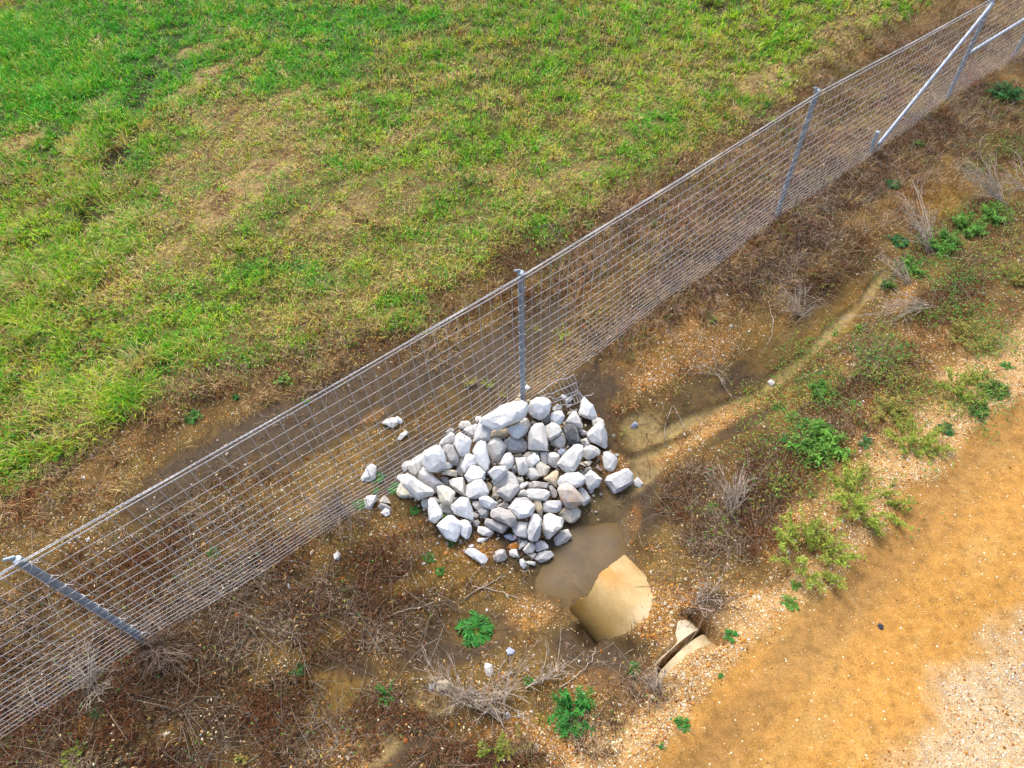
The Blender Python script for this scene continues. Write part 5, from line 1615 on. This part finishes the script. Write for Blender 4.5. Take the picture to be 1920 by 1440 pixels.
# --- field grass in tufts
tc = scatter(60000, .45)
f = pick(Z_FIELD, tc)
lush, lime, tall, straw = pick(Z_LUSH, tc), pick(Z_LIME, tc), pick(Z_TALL, tc), pick(Z_STRAW, tc)
n1 = fbm(tc[:, 0] * 1.1, tc[:, 1] * 1.1, 4, 201)
n2 = fbm(tc[:, 0] * 3.2, tc[:, 1] * 3.2, 3, 202)
n3 = fbm(tc[:, 0] * .45, tc[:, 1] * .45, 3, 203)
edge = np.clip(1 - f, 0, 1)
rut = pick(Z_RUT, tc)
keep = rng.random(len(tc)) < (1 - .75 * rut) * np.where(f > .02, np.clip(f * 1.05 + .0, 0, 1), 0) * np.clip(.35 + 1.5 * n2, .25, 1) * (1 - .25 * straw)
tc, f, lush, lime, tall, straw, n1, n2, n3 = [a[keep] for a in (tc, f, lush, lime, tall, straw, n1, n2, n3)]
NB = 11
nd = fbm(tc[:, 0] * 2.7 + 9, tc[:, 1] * 2.7, 3, 207)
dryness = np.clip(sstep(.46, .68, n1) * .6 + .55 * sstep(.52, .7, nd) + .85 * straw + sstep(.8, .25, f) * 1.0 + .12 - .7 * lush - .15 * tall, 0.02, 1.5)
Z0 = np.zeros(len(tc))
prob = np.stack([.15 + 1.1 * lush * (1 - dryness * .4) + .25 * sstep(.5, .3, n1),            # lush green
                 .55 * (1.1 - np.minimum(dryness, 1)) + Z0,                                 # mid green
                 .25 + 1.0 * lime * (1.1 - np.minimum(dryness, 1)),                         # lime
                 .10 + .5 * dryness * (.6 + n3),                                            # yellow straw
                 .10 + .6 * dryness,                                                       # pale straw
                 .02 + .55 * np.maximum(dryness - .35, 0)], 1)                              # brown
PALG = [(80, 172, 34), (116, 180, 36), (172, 204, 44), (202, 186, 78), (210, 188, 132), (136, 96, 56)]
tcol, tk = choose(PALG, prob, .13)
tcol = tcol * ((.62 + .8 * fbm(tc[:, 0] * 2.4, tc[:, 1] * 2.4, 3, 222)))[:, None]
tb_ = np.repeat(np.arange(len(tc)), NB)
r_t = np.where(tk < 3, .07, .09)[tb_] * (1 + .8 * tall[tb_])
az = rng.uniform(0, 2 * math.pi, len(tb_))
rr_ = r_t * np.sqrt(rng.random(len(tb_)))
bp = tc[tb_] + np.stack([np.cos(az), np.sin(az)], -1) * rr_[:, None]
same = rng.random(len(tb_)) < .72
bc, _ = choose(PALG, prob[tb_], .15)
bc = np.where(same[:, None], tcol[tb_] * rng.normal(1, .16, (len(tb_), 1)).clip(.5, 1.6), bc)
dd = np.linalg.norm(np.concatenate([bp, np.zeros((len(bp), 1))], 1) - CAM, axis=1)
Lb = rng.uniform(.08, .20, len(tb_)) * (1 + 1.1 * tall[tb_]) * (.45 + 1.1 * n2[tb_]) * np.where(straw[tb_] > .4, .75, 1)
Wb = rng.uniform(.0065, .0125, len(tb_)) * np.clip(dd / 12, .85, 1.6)
lean = np.clip(rng.normal(.75, .35, len(tb_)) + .55 * straw[tb_], .1, 1.56)
parts = [blades(on_ground(bp, -.005), Lb, Wb, lean, bc, az + rng.normal(0, .7, len(tb_)))]
blade_object("grass", parts, M_GRASS, "mown green field grass with dry straw coloured patches behind the fence")

# --- clover and other low broad leaves in the field
p = scatter(150000, .4)
f, lush, n1 = pick(Z_FIELD, p), pick(Z_LUSH, p), fbm(p[:, 0] * 1.7, p[:, 1] * 1.7, 4, 301)
keep = rng.random(len(p)) < f * (.05 + .4 * pick(Z_TALL, p) * sstep(.4, .6, n1) + .75 * lush * sstep(.35, .6, n1) + .55 * sstep(.56, .68, n1)) * (1 - pick(Z_STRAW, p))
p, lush, n1 = p[keep], lush[keep], n1[keep]
lv = Leaves()
m = len(p)
an = rng.uniform(0, 6.28, m)
c_, _ = choose([(66, 156, 46), (94, 176, 46), (140, 192, 54), (54, 124, 46)], np.stack([.5 + lush, .5 + 0 * lush, .25 + .3 * (1 - lush), .3 + 0 * lush], 1), .16)
lv.add(on_ground(p) + np.stack([np.zeros(m), np.zeros(m), rng.uniform(.02, .14, m)], -1), np.stack([np.cos(an), np.sin(an), rng.uniform(-.1, .5, m)], -1), rng.uniform(.03, .06, m), rng.uniform(.02, .04, m), c_)
tag(link("clover", lv.mesh("clover", M_LEAF)), "low broad leaved clover growing in the field grass", None, None, 'stuff')

# --- tufts of dead straw grass where the field gives way to bare soil, and standing dead stems along the fence
Z_EDGE = .8 * sstep(-1.3, -.4, VV - g_field + .8 * WARP + .5 * WARP2) * sstep(.75, .1, VV - g_field + .9 * WARP) * (1 - .75 * Z_MUD_SHADE)
Z_STEM = sstep(.6, 3.0, UU) * sstep(-1.6, -.5, VV + 1.2 * WARP + .8 * WARP2) * sstep(2.6, 1.4, VV - g_field + 2.0 + .6 * WARP) * (1 - Z_MUD_SHADE * .85)
ec = scatter(42000, .3)
ze, zs = pick(Z_EDGE, ec), pick(Z_STEM, ec)
n1 = fbm(ec[:, 0] * 1.9, ec[:, 1] * 1.9, 4, 351)
keep = rng.random(len(ec)) < np.maximum(ze, zs) * (.15 + 1.2 * sstep(.38, .62, n1))
ec, ze, zs, n1 = ec[keep], ze[keep], zs[keep], n1[keep]
n4 = fbm(ec[:, 0] * .8, ec[:, 1] * .8, 3, 352)
NB = 12
pr_ = np.stack([.5 + .3 * ze, .5 + 0 * ze, .35 + .5 * sstep(.5, .62, n4), .25 + .5 * zs, .12 + .5 * ze * sstep(.5, .36, n4), .2 + .4 * zs], 1)
ecol, _ = choose([(208, 178, 122), (176, 138, 88), (146, 84, 44), (176, 154, 136), (150, 152, 60), (104, 74, 52)], pr_, .16)
tb2 = np.repeat(np.arange(len(ec)), NB)
az = rng.uniform(0, 6.28, len(tb2))
bp = ec[tb2] + np.stack([np.cos(az), np.sin(az)], -1) * (.10 * np.sqrt(rng.random(len(tb2))))[:, None]
bc = ecol[tb2] * rng.normal(.85, .2, (len(tb2), 1)).clip(.35, 1.4)
Lb = rng.uniform(.10, .26, len(tb2)) * (1 + .35 * zs[tb2]) * (.5 + n1[tb2])
parts = [blades(on_ground(bp, -.004), Lb, rng.uniform(.0045, .008, len(tb2)), np.clip(rng.normal(.95, .4, len(tb2)), .1, 1.55), bc, az + rng.normal(0, .9, len(tb2)))]
blade_object("dead_grass", parts, M_DRY, "tan and rusty dead grass tufts between the green field and the fence")

# --- dead brown cover along the fence
p = scatter(800000, .2)
d, f, fo = pick(Z_DEAD, p), pick(Z_FIELD, p), pick(Z_SHOULDER, p) + pick(Z_ROAD, p)
n1 = fbm(p[:, 0] * 2.3, p[:, 1] * 2.3, 4, 401)
wet_ = pick(PD, p) < .08
edgez = f * (1 - f) * 4
keep = (rng.random(len(p)) < np.clip((np.maximum(d, .75 * pick(Z_WEED, p)) * (.12 + 1.7 * sstep(.38, .6, n1)) + .05 * (1 - f) + .65 * edgez) * (1 - fo), 0, 1)) & ~wet_ & ~pick(np.where(hollow | (jz > -.05), 1.0, 0.0), p).astype(bool)
p, d, n1, f = p[keep], d[keep], n1[keep], f[keep]
n4 = fbm(p[:, 0] * 1.3, p[:, 1] * 1.3, 3, 402)
c_, k_ = choose([(108, 60, 30), (116, 80, 46), (138, 108, 78), (172, 152, 126), (58, 42, 30), (112, 110, 52)],
                np.stack([.06 + 1.3 * sstep(.52, .64, n4), .4 + 0 * n4, .4 + .3 * f, .1 + 1.1 * sstep(.5, .36, n4), .55 + 0 * n4, .07 + .2 * f], 1), .22)
m = len(p)
parts = [blades(on_ground(p), rng.uniform(.05, .17, m), rng.uniform(.0035, .0075, m), np.clip(rng.normal(.95, .4, m), .1, 1.55), c_)]
blade_object("dead_ground_cover", parts, M_DRY, "dead reddish brown weeds and stems covering the strip along the fence")

# --- fallen twigs
tp = scatter(140000, .2)
d = pick(Z_DEAD, tp)
n1 = fbm(tp[:, 0] * 1.4, tp[:, 1] * 1.4, 4, 501)
keep = (rng.random(len(tp)) < (1.0 * d * sstep(.33, .55, n1) + .03 * (1 - pick(Z_FIELD, tp)) + .1 * pick(Z_STRAW, tp)) * (1 - pick(Z_ROAD, tp)) * (1 - pick(Z_SHOULDER, tp))) & (pick(PD, tp) > .1)
tp = tp[keep]
G = on_ground(tp, .01)
tb = Tubes(3)
tw_c = [lin(176, 156, 134, .75), lin(150, 122, 96, .75), lin(200, 186, 166, .75), lin(122, 90, 66, .75)]
for q in G:
    a = rng.uniform(0, 6.28)
    L = .07 + .6 * rng.random() ** 2.2
    pts = stem_pts(q, [math.cos(a), math.sin(a), rng.uniform(-.02, .45)], L, 5, rng.normal(0, .25), .2)
    pts[:, 2] = np.maximum(pts[:, 2], q[2] + .002)
    tb.add(pts, rng.uniform(.0020, .0042), .0014, tw_c[rng.integers(4)])
tag(link("dead_twigs", tb.mesh("dead_twigs", M_DRY)), "loose grey and tan twigs littering the strip along the fence", None, None, 'stuff')

# --- dry pale leaves caught among the dead stems
p = scatter(60000, .2)
n1 = fbm(p[:, 0] * 2.0, p[:, 1] * 2.0, 4, 551)
keep = rng.random(len(p)) < pick(Z_DEAD, p) * (.02 + .4 * sstep(.6, .72, n1)) * (1 - pick(Z_FIELD, p)) * (1 - pick(Z_ROAD, p))
p = p[keep]
m = len(p)
c_, _ = choose([(226, 204, 160), (206, 160, 96), (236, 226, 200)], np.ones((m, 3)), .12)
lv = Leaves()
an = rng.uniform(0, 6.28, m)
lv.add(on_ground(p) + np.stack([np.zeros(m), np.zeros(m), rng.uniform(.01, .08, m)], -1), np.stack([np.cos(an), np.sin(an), rng.uniform(-.3, .6, m)], -1), rng.uniform(.02, .05, m), rng.uniform(.012, .024, m), c_)
tag(link("dry_leaves", lv.mesh("dry_leaves", M_DRY)), "curled cream coloured dry leaves among the dead stems", None, None, 'stuff')

# --- sparse green weeds on the bank
Z_WBAND = sstep(-.9, .1, VV - g_sh) * sstep(2.6, 1.4, VV - g_sh) * sstep(1.2, 3.2, UU)
p = scatter(800000, .2)
w = np.maximum(pick(Z_WEED, p), .8 * pick(Z_WBAND, p))
n1 = fbm(p[:, 0] * 2.6, p[:, 1] * 2.6, 4, 601)
keep = rng.random(len(p)) < w * sstep(.36, .62, n1) * .95 + .006 * pick(Z_DEAD, p)
p, n1 = p[keep], n1[keep]
m = len(p)
n4 = fbm(p[:, 0] * 1.3, p[:, 1] * 1.3, 3, 602)
c_, _ = choose([(70, 140, 48), (112, 150, 56), (156, 158, 66), (120, 98, 50)], np.stack([.2 + 1.2 * sstep(.5, .62, n4), .5 + 0 * n4, .25 + .4 * sstep(.5, .38, n4), .4 + 0 * n4], 1), .18)
lv = Leaves()
an = rng.uniform(0, 6.28, m)
lv.add(on_ground(p) + np.stack([np.zeros(m), np.zeros(m), rng.uniform(.01, .13, m)], -1), np.stack([np.cos(an), np.sin(an), rng.uniform(0, .8, m)], -1), rng.uniform(.03, .065, m), rng.uniform(.010, .02, m), c_)
tag(link("weed_cover", lv.mesh("weed_cover", M_LEAF)), "patchy low green weeds on the bank between channel and road", None, None, 'stuff')

# --- pebbles
p = scatter(300000, .12)
sdn = pick(STONES, p)
fld = pick(Z_FIELD, p)
rd = pick(Z_ROAD, p)
pal_ = pick(Z_PALE, p) * rd
sh_ = pick(Z_SHOULDER, p)
n1 = fbm(p[:, 0] * 2.1, p[:, 1] * 2.1, 4, 701)
nopipe = ~pick(np.where(hollow | (jz > -.02), 1.0, 0.0), p).astype(bool)
pr = np.clip(.04 + .85 * sdn * (.3 + 1.4 * sstep(.35, .6, n1)), 0, 1) * (1 - fld) * (1 - rd * .90 * (1 - .8 * pal_))
keep = (rng.random(len(p)) < pr) & (pick(PD, p) > .03) & nopipe
p, rd, pal_, sh_ = p[keep], rd[keep], pal_[keep], sh_[keep]
m = len(p)
sz = np.clip(rng.lognormal(math.log(.0085), .42, m), .004, .03) * np.where(rd > .5, .68, 1 - .22 * sh_)
oct_ = np.array([[1, 0, 0], [-1, 0, 0], [0, 1, 0], [0, -1, 0], [0, 0, .75], [0, 0, -.75]], float)
fa = np.array([[0, 2, 4], [2, 1, 4], [1, 3, 4], [3, 0, 4], [2, 0, 5], [1, 2, 5], [3, 1, 5], [0, 3, 5]])
an = rng.uniform(0, 6.28, m)
ca, sa = np.cos(an), np.sin(an)
sx = rng.uniform(.8, 1.5, (m, 1))
loc = oct_[None] * sz[:, None, None] * (1 + rng.uniform(-.28, .28, (m, 6, 3)))
loc[:, :, 0] *= sx
V = np.stack([loc[:, :, 0] * ca[:, None] - loc[:, :, 1] * sa[:, None], loc[:, :, 0] * sa[:, None] + loc[:, :, 1] * ca[:, None], loc[:, :, 2]], -1)
V = V + on_ground(p)[:, None, :] + np.array([0, 0, 1.0]) * (sz * .3)[:, None, None]
rq = rd * (1 - pal_)
k = np.stack([.30 + .3 * rq, .32 - .1 * pal_ + .3 * rq, .26 + .1 * pal_, (.2 + .5 * pal_ + .25 * sh_) * (1 - .6 * rq), (.08 + .4 * pal_ + .04 * sh_) * (1 - .8 * rq)], 1)
c_, _ = choose([(166, 106, 48), (208, 146, 70), (226, 184, 116), (236, 218, 184), (246, 242, 232)], k, .12)
c_ = c_ / KV * .70
F = (np.arange(m)[:, None, None] * 6 + fa[None]).reshape(-1)
tag(link("gravel", mesh_np("gravel", V.reshape(-1, 3), F, np.full(m * 8, 3), False, {'tint': ('FLOAT_COLOR', np.repeat(c_, 6, 0))}, M_STONE)),
    "orange and white pebbles strewn over the bank and the road's edge", None, None, 'stuff')

# --- stone chips fallen into the gaps of the pile
pc = np.array([(o.location.x, o.location.y) for o, C_, s_ in ROCKS if o['group'] == PILE and s_ > .17])
q = pc[rng.integers(0, len(pc), 620)] + rng.normal(0, .13, (620, 2))
q = q[(pick(PD, q) > .12) & (pick(VV, q) < -.02)]
nq = len(q)
sz = np.clip(rng.lognormal(math.log(.018), .4, nq), .008, .036)
loc = oct_[None] * sz[:, None, None] * (1 + rng.uniform(-.35, .35, (nq, 6, 3)))
V = loc + on_ground(q)[:, None, :] + np.array([0, 0, 1.0]) * (sz * .5 + rng.uniform(0, .05, nq))[:, None, None]
c_, _ = choose([(190, 186, 180), (168, 160, 148), (210, 206, 200)], np.ones((nq, 3)), .12)
F = (np.arange(nq)[:, None, None] * 6 + fa[None]).reshape(-1)
tag(link("stone_chips", mesh_np("stone_chips", V.reshape(-1, 3), F, np.full(nq * 8, 3), False, {'tint': ('FLOAT_COLOR', np.repeat(c_ * .8, 6, 0))}, M_STONE)),
    "small pale stone chips in the gaps between the white rocks", None, None, 'stuff')
print("counts: grass", len(tb_), "gravel", m)
